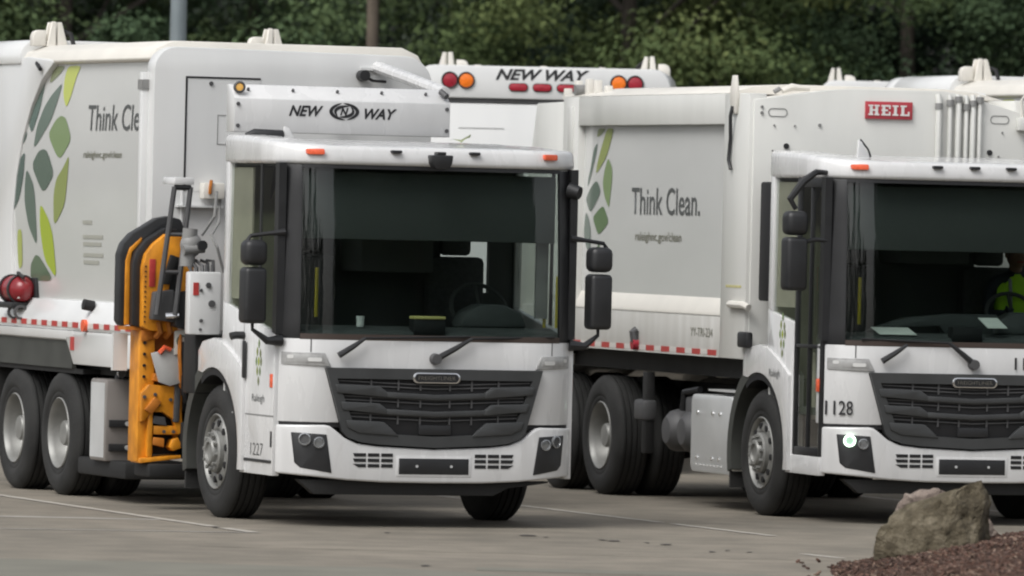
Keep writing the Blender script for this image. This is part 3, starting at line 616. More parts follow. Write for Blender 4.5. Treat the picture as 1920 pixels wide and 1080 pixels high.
def side_loader_body(P):
    W_ = 1.2
    # front bulkhead with rounded shoulders
    pts = [(-W_, 1.2), (W_ - .02, 1.2)] + [(W_ - .27 + .25 * math.cos(math.radians(a)), 3.44 + .25 * math.sin(math.radians(a))) for a in range(0, 91, 10)] + [(-W_ + .19 + .19 * math.cos(math.radians(a)), 3.52 + .19 * math.sin(math.radians(a))) for a in range(90, 181, 10)]
    bh = B().prism(pts, 'y', 3.46, 3.66).bevel(.012).obj('front_bulkhead', 'body_white', P, 40)
    for q in ([(-.935, 2.55), (-.92, 2.55), (-.92, 3.475), (-.935, 3.475)], [(-.92, 3.46), (-.30, 3.46), (-.30, 3.475), (-.92, 3.475)]):
        B().prism(q, 'y', 3.452, 3.462).obj('door_seam', 'ink_black', bh)
    B().prism([(-.92, 2.55), (-.3, 2.55), (-.3, 3.46), (-.92, 3.46)], 'y', 3.456, 3.47).obj('access_door', 'body_white', bh)
    B().cyl((-.72, 3.456, 3.42), (-.72, 3.445, 3.42), .018, n=10).obj('bolt', 'dark_grey', bh)
    for q in ([(-.66, 2.93), (-.655, 2.93), (-.655, 3.17), (-.66, 3.17)], [(-.655, 3.165), (-.5, 3.165), (-.5, 3.17), (-.655, 3.17)], [(-.655, 2.93), (-.5, 2.93), (-.5, 2.935), (-.655, 2.935)]):
        B().prism(q, 'y', 3.452, 3.457).obj('hatch_seam', 'mid_grey', bh)
    B().box(-.80, -.62, 3.34, 3.452, 2.49, 2.62).bevel(.01).obj('junction_box', 'cream_white', bh)
    B().tube([(-.74, 3.33, 2.64), (-.75, 3.32, 2.58), (-.75, 3.33, 2.53)], .014, 6).obj('cable_clip', 'rust_orange', bh)
    B().prism([(-1.0, 2.42), (-.62, 2.42), (-.62, 2.435), (-1.0, 2.435)], 'y', 3.38, 3.46).obj('bracket_shelf', 'body_white', bh)
    B().tube([(-.64, 3.4, 2.5), (-.66, 3.36, 2.3), (-.74, 3.3, 2.2), (-.72, 3.2, 2.1), (-.66, 3.2, 1.9)], .012, 6).obj('hose', 'mid_grey', bh)
    B().tube([(-.95, 3.44, 2.55), (-.95, 3.44, 1.9)], .012, 6).obj('conduit', 'body_white', bh)
    B().cyl((.56, 3.46, 3.52), (.56, 3.36, 3.52), .045, n=16).obj('work_lamp', 'black_plastic', bh)
    B().tube([(.58, 3.40, 3.51), (.64, 3.40, 3.48), (.76, 3.42, 3.475)], .012, 6).obj('lamp_cable', 'black_plastic', bh)
    B().prism([(.55, 3.585), (.88, 3.585), (1.02, 3.49), (1.0, 3.47), (.86, 3.56), (.55, 3.565)], 'y', 3.43, 3.46).obj('rib', 'body_white', bh)
    B().box(-1.255, -1.17, 3.60, 3.68, 1.45, 3.50).bevel(.008).obj('corner_post', 'body_white', bh)
    B().box(-1.262, -1.2, 3.59, 3.70, 3.36, 3.44).obj('post_shading', 'mid_grey', bh)  # grey block painting the shading at the top of the post
    # roof
    rp = [(-1.13, 3.59), (-1.155, 3.60), (-1.17, 3.615), (-1.12, 3.70), (-.98, 3.76), (.98, 3.76), (1.12, 3.70), (1.17, 3.615), (1.13, 3.59)]
    B().prism(rp, 'y', 3.66, 7.3).bevel(.012).obj('body_roof', 'cream_white', P, 40)
    # side wall, bowed
    zs = [1.60 + i * .1 for i in range(21)]
    for s in (-1, 1):
        b = B(); cols = []
        for y in (3.66, 5.0, 6.2, 7.8):
            cols.append([(b.bm.verts.new((-s * panel_x(z), y, z)), b.bm.verts.new((-s * panel_x(z) - s * .05, y, z))) for z in zs])
        for A, C in zip(cols, cols[1:]):
            for i in range(len(zs) - 1):
                b.bm.faces.new((A[i][0], A[i + 1][0], C[i + 1][0], C[i][0])); b.bm.faces.new((A[i][1], C[i][1], C[i + 1][1], A[i + 1][1]))
        pn = b.obj('side_wall', 'panel_white', P, 60)
        # ledge, reflector strip, sill
        lg = [(s * 1.10, 1.60), (s * 1.155, 1.625), (s * 1.25, 1.47), (s * 1.255, 1.40), (s * 1.24, 1.375), (s * 1.10, 1.375)]
        B().prism(lg, 'y', 3.5, 8.6).bevel(.008).obj('ledge', 'body_white', P)
        B().prism([(s * 1.20, 1.28), (s * 1.245, 1.30), (s * 1.262, 1.372), (s * 1.1, 1.372), (s * 1.1, 1.28)], 'y', 5.35, 8.6).bevel(.006).obj('sill', 'body_white', P)
        B().prism([(3.63, 1.10), (5.32, 1.10), (5.40, 1.18), (5.55, 1.32), (5.55, 1.372), (3.63, 1.372)], 'x', s * 1.235 - .015, s * 1.235 + .015).bevel(.006).obj('side_skirt', 'body_white', P)
        B().box(s * 1.2 - .02, s * 1.2 + .02, 5.45, 8.4, 1.06, 1.29).obj('wheel_guard', 'guard_grey', P)
        B().box(min(s * .5, s * 1.2), max(s * .5, s * 1.2), 5.2, 8.4, 1.02, 1.06).obj('guard_top', 'chassis_black', P)
        tp = wp = None
        for i in range(16):
            y = 3.74 + i * .29
            if i == 4: continue
            if tp is None:
                tp = B().box(-.003, .003, 0, .155, 1.402, 1.447).obj('reflector', 'red_reflector', P); wp = B().box(-.003, .003, 0, .125, 1.404, 1.445).obj('reflector', 'white_reflector', P)
                a, c = tp, wp
            else: a, c = dup(tp), dup(wp)
            a.location = (s * 1.2545, y, 0); c.location = (s * 1.2545, y + .16, 0)
        B().cyl((s * 1.25, 4.98, 1.425), (s * 1.285, 4.98, 1.425), .05, n=16).obj('side_marker', 'marker_orange', P)
        B().cyl((s * 1.19, 4.98, 1.585), (s * 1.28, 4.98, 1.60), .045, n=16).obj('rubber_stop', 'gap_black', P)
        B().box(s * 1.252 - .004, s * 1.252 + .004, 5.30, 5.40, 1.215, 1.325).obj('reflector', 'red_reflector', P)
        if s < 0:
            for k, p in LEAF1.items(): decal(p, lambda z: panel_x(z) - .004, 'leaf_' + k, pn, zc=[1.8 + .15 * i for i in range(12)])
            text('Think Clean.', 1.81, .215, lambda u, v: (panel_x(3.03 + v) - .004, 5.40 - u, 3.03 + v), 'ink_grey', pn, bold=.006)
            text('raleighnc.gov/clean', 1.05, .075, lambda u, v: (panel_x(2.79 + v) - .004, 5.47 - u, 2.79 + v), 'ink_olive', pn, bold=.015)
            for i, (w, z) in enumerate(((.25, 2.26), (.55, 2.14), (.5, 2.08), (.55, 1.99), (.42, 1.93))):
                B().box(panel_x(z) - .005, panel_x(z) - .003, 5.45 - w, 5.45, z, z + .03).obj('notice', 'ink_pale', pn)
    # tailgate, its front edge sweeps back down the side
    sm = [(y + .10, z) for y, z in ((6.24, 3.60), (6.57, 3.46), (6.85, 3.24), (7.08, 2.97), (7.24, 2.65), (7.33, 2.33), (7.33, 1.97), (7.25, 1.61))]
    sp = sm[::-1] + [(6.3, 3.62), (7.3, 3.66), (8.85, 3.5), (8.95, 1.3), (8.6, 1.2), (7.3, 1.5)]
    tp = [(7.35, 1.3), (7.35, 1.61)] + sm[::-1][1:] + [(6.36, 3.63), (7.1, 3.66), (8.85, 3.52), (8.92, 1.3)]
    tg = B().prism(tp, 'x', -1.168, 1.168).bevel(.012).obj('tailgate', 'body_white', P, 40)
    B().prism([(-1.19, 3.60), (-1.19, 3.66)] + [(-1.03 + .16 * math.cos(math.radians(a)), 3.65 + .16 * math.sin(math.radians(a))) for a in range(170, 89, -20)] + [(1.03 + .16 * math.cos(math.radians(a)), 3.65 + .16 * math.sin(math.radians(a))) for a in range(90, 9, -20)] + [(1.19, 3.66), (1.19, 3.60)], 'y', 7.25, 8.75).bevel(.02).obj('tailgate_cap', 'body_white', tg, 40)
    rp2 = [(-1.2, 3.50), (1.2, 3.50), (1.2, 3.62)] + [(1.02 + .18 * math.cos(math.radians(a)), 3.625 + .18 * math.sin(math.radians(a))) for a in range(10, 91, 16)] + [(-1.02 + .18 * math.cos(math.radians(a)), 3.625 + .18 * math.sin(math.radians(a))) for a in range(90, 171, 16)] + [(-1.2, 3.62)]
    lb = B().prism(rp2, 'y', 8.75, 8.985).bevel(.012).obj('rear_light_bar', 'body_white', tg, 40)
    for x, m in ((.87, 'red_lens'), (.715, 'amber_lens'), (-.715, 'amber_lens'), (-.87, 'red_lens')):
        B().lathe([(.066, -.01), (.08, -.01), (.08, .016), (.074, .022), (.066, .018)], (x, 8.985, 3.665), (0, 1, 0), 24, True).obj('lamp_grommet', 'gap_black', lb)
        B().lathe([(0, .022), (.035, .02), (.066, .012), (.066, -.01), (0, -.01)], (x, 8.985, 3.665), (0, 1, 0), 24).obj('tail_lamp', m, lb)
    for x in (-.225, 0, .225):
        B().prism(rrect(x - .092, x + .092, 3.57, 3.65, .038), 'y', 8.98, 8.995).obj('lamp_grommet', 'gap_black', lb)
        B().prism(rrect(x - .085, x + .085, 3.577, 3.643, .033), 'y', 8.98, 9.005).bevel(.004).obj('brake_lamp', 'red_lens', lb)
    text('NEW WAY', .88, .105, lambda u, v: (.44 - u, 8.988, 3.675 + v), 'ink_black', lb, shear=.35, bold=.035)
    for x in (.62, .0, -.55):
        B().box(x - .03, x + .03, 8.78, 8.88, 3.798, 3.815).obj('lug', 'cream_white', lb)
    B().box(-1.19, 1.19, 8.90, 8.955, 3.46, 3.497).obj('bar_seam', 'dark_grey', tg)  # dark seam below the light bar
    B().box(-.80, 1.18, 8.93, 8.96, 1.35, 3.45).bevel(.01).obj('rear_panel', 'body_white', tg)
    B().box(.35, .78, 8.958, 8.963, 3.215, 3.222).obj('weld_line', 'mid_grey', tg)
    for x in (-.98, .96): hinge(P, x, 7.15, 3.755)
    B().tube([(-.86, 7.2, 3.90), (-.80, 7.05, 3.86), (-.78, 7.0, 3.74), (-.83, 6.95, 3.66), (-1.0, 6.95, 3.62)], .02, 8).obj('hose', 'gap_black', P)
    B().tube([(-1.05, 7.0, 3.66), (-1.17, 6.8, 3.60), (-1.2, 6.6, 3.55)], .018, 8).obj('hose', 'gap_black', P)
    # underside
    B().box(-1.05, 1.05, 3.5, 8.6, 1.02, 1.376).obj('body_floor', 'chassis_black', P)
    B().box(-1.1, 1.1, 8.5, 8.6, .45, 1.0).obj('rear_guard', 'chassis_black', P)
    for s in (-1, 1): B().box(s * .95 - .28, s * .95 + .28, 7.75, 7.78, .25, 1.0).obj('mud_flap', 'rubber', P)
    # tank with straps
    tk = B().box(-1.25, -.70, 4.40, 4.82, .33, 1.0).bevel(.02).obj('hydraulic_tank', 'tank_metal', P)
    B().box(-1.252, -1.247, 4.43, 4.80, .36, .97).obj('tank_lit_side', 'aluminium', tk)  # lighter plate painting the brighter lit side of the tank
    for z in (.445, .64):
        B().box(-1.22, -.72, 4.37, 4.402, z - .03, z + .03).bevel(.004).obj('strap', 'gap_black', tk)
        B().cyl((-1.07, 4.37, z), (-1.07, 4.35, z), .02, n=8).obj('strap_bolt', 'aluminium', tk)
    B().tube([(-1.12, 4.5, 1.0), (-1.10, 4.5, 1.07), (-1.0, 4.5, 1.09), (-.85, 4.45, 1.08), (-.80, 4.45, 1.02)], .03, 8).obj('tank_pipe', 'dark_grey', tk)
    for x in (-1.12, -.83): B().cyl((x, 4.42, 1.05), (x, 4.38, 1.05), .035, n=12).obj('tank_cap', 'chrome', tk)
    B().box(-1.2, -.6, 4.0, 5.3, .2, .34).bevel(.02).obj('tank_cradle', 'chassis_black', P)
    # control box behind the cab
    cb = B().box(-1.345, -1.08, 1.98, 2.09, 1.42, 1.915).bevel(.015).obj('control_box', 'body_white', P)
    B().box(-1.315, -1.27, 1.972, 1.98, 1.73, 1.83).obj('box_reflector', 'red_reflector', cb)
    for x, z, r in ((-1.16, 1.665, .028), (-1.19, 1.81, .022), (-1.25, 1.77, .012), (-1.245, 1.53, .014), (-1.25, 1.46, .012)):
        B().cyl((x, 1.99, z), (x, 1.965, z), r, n=12).obj('box_fitting', 'dark_grey', cb)
    for x, z in ((-1.30, 1.94), (-1.17, 1.95), (-1.12, 1.95)): B().cyl((x, 2.1, z - .04), (x, 2.1, z + .02), .014, n=8).obj('hose_fitting', 'dark_grey', cb)
    va = B().sph((-1.17, 2.5, 2.12), .09, (1, .9, 1.1)).cyl((-1.20, 2.5, 1.95), (-1.18, 2.5, 2.25), .06).cyl((-1.25, 2.45, 2.08), (-1.08, 2.45, 2.10), .04).obj('valve_block', 'mid_grey', P)
    B().cyl((-1.11, 2.42, 2.12), (-1.11, 2.38, 2.12), .04, n=12).obj('valve_cap', 'black_plastic', va)
    for i in range(5):
        x = -1.22 + i * .045; B().tube([(x, 2.5, 2.0), (x + .03, 2.42, 1.92 + .02 * i), (x + .02, 2.35, 1.75)], .014, 6).obj('valve_hose', 'black_plastic' if i % 2 else 'dark_grey', va)
    B().tube([(-1.05, 2.6, 2.2), (-.98, 2.5, 2.35), (-.95, 2.55, 2.55)], .012, 6).obj('valve_hose', 'mid_grey', va)
    for i in range(4):
        x = -1.08 + i * .05; B().tube([(x, 2.2, 1.45), (x - .02, 2.15, 1.32), (x + .03, 2.2, 1.15), (x, 2.3, 1.0)], .02, 6).obj('hose', 'gap_black', P)
    B().box(-1.25, -.95, 2.1, 2.4, .95, 1.42).bevel(.02).obj('pump_housing', 'chassis_black', P)
    B().cyl((-1.2, 2.2, 1.33), (-1.1, 2.1, 1.33), .06, n=12).obj('pump_fitting', 'dark_grey', P)
    # wind guard with maker's name above the cab
    hd = B().prism([(1.66, 3.02), (1.66, 3.285), (1.80, 3.395), (1.86, 3.395), (1.86, 3.02)], 'x', -1.115, .685).bevel(.008).obj('wind_guard', 'white_paint', P)
    for i in range(5):
        x = -.98 + i * .37; B().cyl((x, 1.74, 3.352), (x, 1.725, 3.362), .012, n=8).obj('bolt', 'dark_grey', hd)
    for x in (-1.085, .655):
        for z in (3.07, 3.24): B().cyl((x, 1.664, z), (x, 1.65, z), .016, n=8).obj('bolt', 'dark_grey', hd)
    B().lathe([(.03, -.0), (.048, .0), (.048, .02), (.035, .03), (.03, .02)], (-1.065, 1.70, 3.37), (-.2, -1, .1), 20, True).obj('lamp_grommet', 'dark_grey', hd)
    B().lathe([(0, .025), (.033, .018), (.033, 0), (0, 0)], (-1.065, 1.70, 3.37), (-.2, -1, .1), 20).obj('beacon_lamp', 'amber_clear', hd)
    B().cyl((.62, 1.72, 3.38), (.65, 1.66, 3.34), .025, n=10).obj('beacon_lamp', 'dark_grey', hd)
    text('NEW', .285, .085, lambda u, v: (-.665 + u, 1.656, 3.155 + v), 'ink_black', hd, shear=.35, bold=.03)
    text('WAY', .27, .085, lambda u, v: (-.035 + u, 1.656, 3.145 + v), 'ink_black', hd, shear=.35, bold=.03)
    # swirl mark between the words
    def crescent(cx, cz, rx, rz, a0, a1, w, n=16):
        o = []; i_ = []
        for k in range(n + 1):
            t = k / n; a = math.radians(a0 + (a1 - a0) * t); ww = w * math.sin(PI * t) ** .7 + .002
            o.append((cx + rx * math.cos(a), cz + rz * math.sin(a))); i_.append((cx + (rx - ww) * math.cos(a), cz + (rz - ww) * math.sin(a)))
        return o + i_[::-1]
    for a0, a1, rx, rz, w in ((100, 275, .125, .068, .028), (-80, 95, .125, .068, .028), (60, 230, .085, .05, .024), (-120, 50, .085, .05, .024)):
        b = B(); b.bm.faces.new([b.bm.verts.new((x, 1.656, z)) for x, z in crescent(-.205, 3.20, rx, rz, a0, a1, w)]); b.obj('swirl_mark', 'ink_black', hd, smooth=0)
    text('N', .07, .06, lambda u, v: (-.24 + u, 1.6555, 3.17 + v), 'ink_black', hd, shear=.3, bold=.04)
    B().tube([(.70, 3.46, 3.59), (.70, 2.6, 3.48), (.69, 1.82, 3.375)], .05, 10).obj('guard_strut', 'white_paint', P)
    B().tube([(.3, 3.46, 3.2), (.3, 1.86, 3.2)], .03, 8).obj('guard_strut', 'white_paint', P)
    # orange lifting arm
    y0 = 3.0; dx = .03
    arm = B().box(-1.45 + dx, -1.32 + dx, y0, y0 + .25, .38, 1.44).bevel(.008).obj('lift_mast', 'orange_paint', P)
    def ap(name, poly, ya, yb, m, bev=.006, par=None): return B().prism([(x + dx, z) for x, z in poly], 'y', y0 + ya, y0 + yb).bevel(bev).obj(name, m, par or arm, 40)
    ap('mast_plate', [(-1.33, .9), (-1.08, .95), (-1.08, 1.44), (-1.33, 1.44)], .10, .2, 'rust_orange')
    ap('mast_rail', [(-1.14, .55), (-1.08, .55), (-1.08, 1.44), (-1.14, 1.44)], .0, .2, 'orange_paint')
    ap('gusset', [(-1.44, .70), (-1.44, .93), (-1.38, 1.0), (-1.12, .98), (-1.09, .62), (-1.13, .60), (-1.17, .72), (-1.26, .78), (-1.36, .78), (-1.40, .72)], -.06, .02, 'orange_paint')
    ap('mast_foot', [(-1.44, .37), (-1.10, .41), (-1.10, .44), (-1.44, .41)], -.06, .2, 'orange_paint')
    ap('cross_tie', [(-1.33, .60), (-1.08, .60), (-1.08, .67), (-1.33, .67)], -.04, .05, 'orange_paint')
    ap('cross_tie', [(-1.20, .50), (-1.17, .47), (-1.09, .50), (-1.13, .58), (-1.18, .56)], -.07, .05, 'orange_paint')
    ap('mast_web', [(-1.38, .42), (-1.34, .42), (-1.34, .78), (-1.38, .78)], -.05, .03, 'orange_paint')
    ap('black_web', [(-1.33, .44), (-1.09, .44), (-1.09, .92), (-1.33, .92)], .06, .10, 'chassis_black')  # black plate between mast and rail
    for x, z in ((-1.42, .90), (-1.33, .92), (-1.30, .84), (-1.25, .625), (-1.17, .625), (-1.2, .88)):
        B().cyl((x + dx, y0 - .06, z), (x + dx, y0 - .075, z), .014, n=8).obj('bolt', 'dark_grey', arm)
    ap('cylinder_end', [(-1.42, .80), (-1.36, .76), (-1.28, .86), (-1.34, .90)], -.09, -.06, 'rust_orange')
    ap('guard_plate', [(-1.385, 1.25), (-1.10, 1.31), (-1.06, 1.04), (-1.22, .99), (-1.315, 1.02)], -.11, -.09, 'plate_grey', .004)
    B().tube([(-1.29, y0 - .12, 1.25), (-1.25, y0 - .13, 1.30), (-1.2, y0 - .12, 1.28)], .02, 6).obj('hose', 'marker_orange', arm)
    ap('notice_plate', [(-1.20, 1.24), (-1.07, 1.27), (-1.07, 1.45), (-1.20, 1.43)], -.13, -.12, 'cream_white', .002)
    B().lathe([(.035, 0), (.05, 0), (.05, .004), (.035, .004)], (-1.135 + dx, y0 - .13, 1.35), (0, -1, 0), 16, True).obj('notice_mark', 'leaf_sage', arm)
    ap('lower_link', [(-1.11, .50), (-1.0, .50), (-1.0, .70), (-1.11, .70)], -.1, .1, 'chassis_black')
    B().box(-1.35, -1.0, y0 - .1, y0 + .3, .26, .37).bevel(.02).obj('mast_base', 'chassis_black', P)
    # gripper fingers, folded up
    def finger(xo, zt, w): return [(xo, 1.47), (xo, 2.04), (xo + .03, 2.12), (xo + .10, 2.21), (xo + .20, zt), (xo + .40, zt + .07), (xo + .48, zt + .06), (xo + .56, zt - .06), (xo + .56, zt - .2)]
    gp = B().prism([(-1.575, 1.50), (-1.575, 2.03), (-1.545, 2.12), (-1.475, 2.20), (-1.365, 2.265), (-1.270, 2.325), (-1.170, 2.345), (-1.070, 2.32), (-1.030, 2.23), (-1.040, 2.10), (-1.110, 2.08), (-1.250, 2.20), (-1.365, 2.14), (-1.445, 2.05), (-1.470, 1.95), (-1.475, 1.47), (-1.545, 1.46)], 'y', y0 + .08, y0 + .22).bevel(.012).obj('gripper_belt', 'black_plastic', arm, 40)
    ap('gripper_edge', [(-1.56, 1.47), (-1.56, 1.98), (-1.53, 2.08), (-1.43, 2.17), (-1.43, 2.14), (-1.51, 2.05), (-1.525, 1.95), (-1.52, 1.47)], .06, .2, 'pale_orange' if 'pale_orange' in M else 'orange_paint')
    ap('gripper_belt', [(-1.52, 1.47), (-1.525, 1.96), (-1.50, 2.05), (-1.42, 2.15), (-1.26, 2.25), (-1.16, 2.24), (-1.26, 2.18), (-1.40, 2.08), (-1.445, 2.0), (-1.46, 1.9), (-1.455, 1.45)], -.02, .12, 'black_plastic')
    gf = ap('gripper_finger', [(-1.46, 1.46), (-1.465, 1.93), (-1.44, 2.04), (-1.38, 2.12), (-1.28, 2.20), (-1.14, 2.21), (-1.13, 2.06), (-1.04, 2.05), (-1.055, 1.52), (-1.2, 1.42), (-1.40, 1.43)], -.10, .06, 'orange_paint')
    for i in range(12): B().cyl((-1.445 + dx, y0 - .10, 1.5 + i * .04), (-1.445 + dx, y0 - .108, 1.5 + i * .04), .007, n=6).obj('rivet', 'gap_black', gf)
    ap('finger_reflector', [(-1.415, 1.78), (-1.365, 1.78), (-1.365, 2.0), (-1.415, 2.0)], -.108, -.10, 'red_reflector', .001, gf)
    ap('finger_slot', [(-1.27, 1.60), (-1.20, 1.60), (-1.155, 1.98), (-1.17, 2.02), (-1.21, 2.02)], -.106, -.098, 'chassis_black', .001, gf)
    for xb, xt in ((-1.40, -1.275), (-1.245, -1.14)):
        B().tube([(xb + dx, y0 - .27, 1.56), (xt + dx, y0 - .27, 2.58)], .022, 8).obj('guard_bar', 'dark_grey', arm)
    for z, xa, xb in ((2.575, -1.275, -1.14), (2.20, -1.325, -1.175), (1.90, -1.36, -1.21)):
        B().tube([(xa + dx, y0 - .27, z), (xb + dx, y0 - .27, z)], .022 if z > 2.3 else .016, 8).obj('guard_bar', 'dark_grey' if z < 2.5 else 'black_plastic', arm)
    ap('bar_bracket', [(-1.29, 2.60), (-1.12, 2.60), (-1.12, 2.655), (-1.28, 2.655)], -.3, .0, 'white_paint')
    ap('actuator', [(-1.42, 1.52), (-1.40, 1.74), (-1.24, 1.76), (-1.23, 1.50)], -.22, -.12, 'dark_grey', .012)
    ap('actuator', [(-1.235, 1.47), (-1.235, 1.74), (-1.08, 1.76), (-1.075, 1.50), (-1.13, 1.44)], -.25, -.12, 'black_plastic', .012)
    ap('actuator', [(-1.32, 1.80), (-1.25, 1.80), (-1.19, 2.02), (-1.25, 2.04)], -.15, -.11, 'chassis_black', .008)
    B().cyl((-1.28, y0 - .23, 1.55), (-1.18, y0 - .26, 1.56), .025, n=10).obj('actuator_rod', 'chrome', arm)
    for x in (-1.30, -1.22): B().tube([(x, y0 - .1, 1.5), (x + .02, y0 - .1, 1.42), (x, y0 - .05, 1.38)], .025, 6).obj('hose', 'rust_orange', arm)
    B().box(-1.54, -1.4, y0 + .0, y0 + .2, 1.43, 1.46).obj('gripper_sole', 'rust_orange', arm)
    rh = random.Random(3)
    for k in range(4):
        xa = -1.12 + .022 * k; za = 1.40 - .06 * (k % 3)
        B().tube([(xa, y0 - .12, za), (xa + rh.uniform(-.04, .05), y0 - .17, za - .14), (xa + rh.uniform(-.06, .06), y0 - .14, za - .30), (xa + .03, y0 - .08, za - .42)], rh.choice([.012, .016, .02]), 6).obj('hose', rh.choice(['gap_black', 'dark_grey', 'rust_orange']), arm)
    for k in range(5):
        z = .52 + .17 * k; ap('bracket_tab', [(-1.34, z), (-1.24 + .02 * (k % 2), z - .02), (-1.24, z + .05), (-1.33, z + .06)], -.05, .06, ('rust_orange', 'dark_grey', 'orange_paint')[k % 3], .004)
    ap('lift_cylinder', [(-1.175, .70), (-1.125, .70), (-1.115, 1.22), (-1.165, 1.22)], -.08, -.03, 'dark_grey', .012)
    ap('cylinder_rod', [(-1.16, 1.22), (-1.135, 1.22), (-1.13, 1.36), (-1.155, 1.36)], -.07, -.045, 'chrome', .004)
    for k in range(4): B().cyl((-1.41 + dx, y0 - .004, 1.06 + .09 * k), (-1.41 + dx, y0 - .016, 1.06 + .09 * k), .013, n=8).obj('bolt', 'gap_black', arm)
    ap('grease_plate', [(-1.44, 1.34), (-1.34, 1.36), (-1.34, 1.43), (-1.44, 1.43)], -.02, -.005, 'rust_orange', .002)
    B().box(-1.55, -1.43, y0 + .28, y0 + .33, 1.10, 1.40).obj('mast_flag', 'body_white', arm)

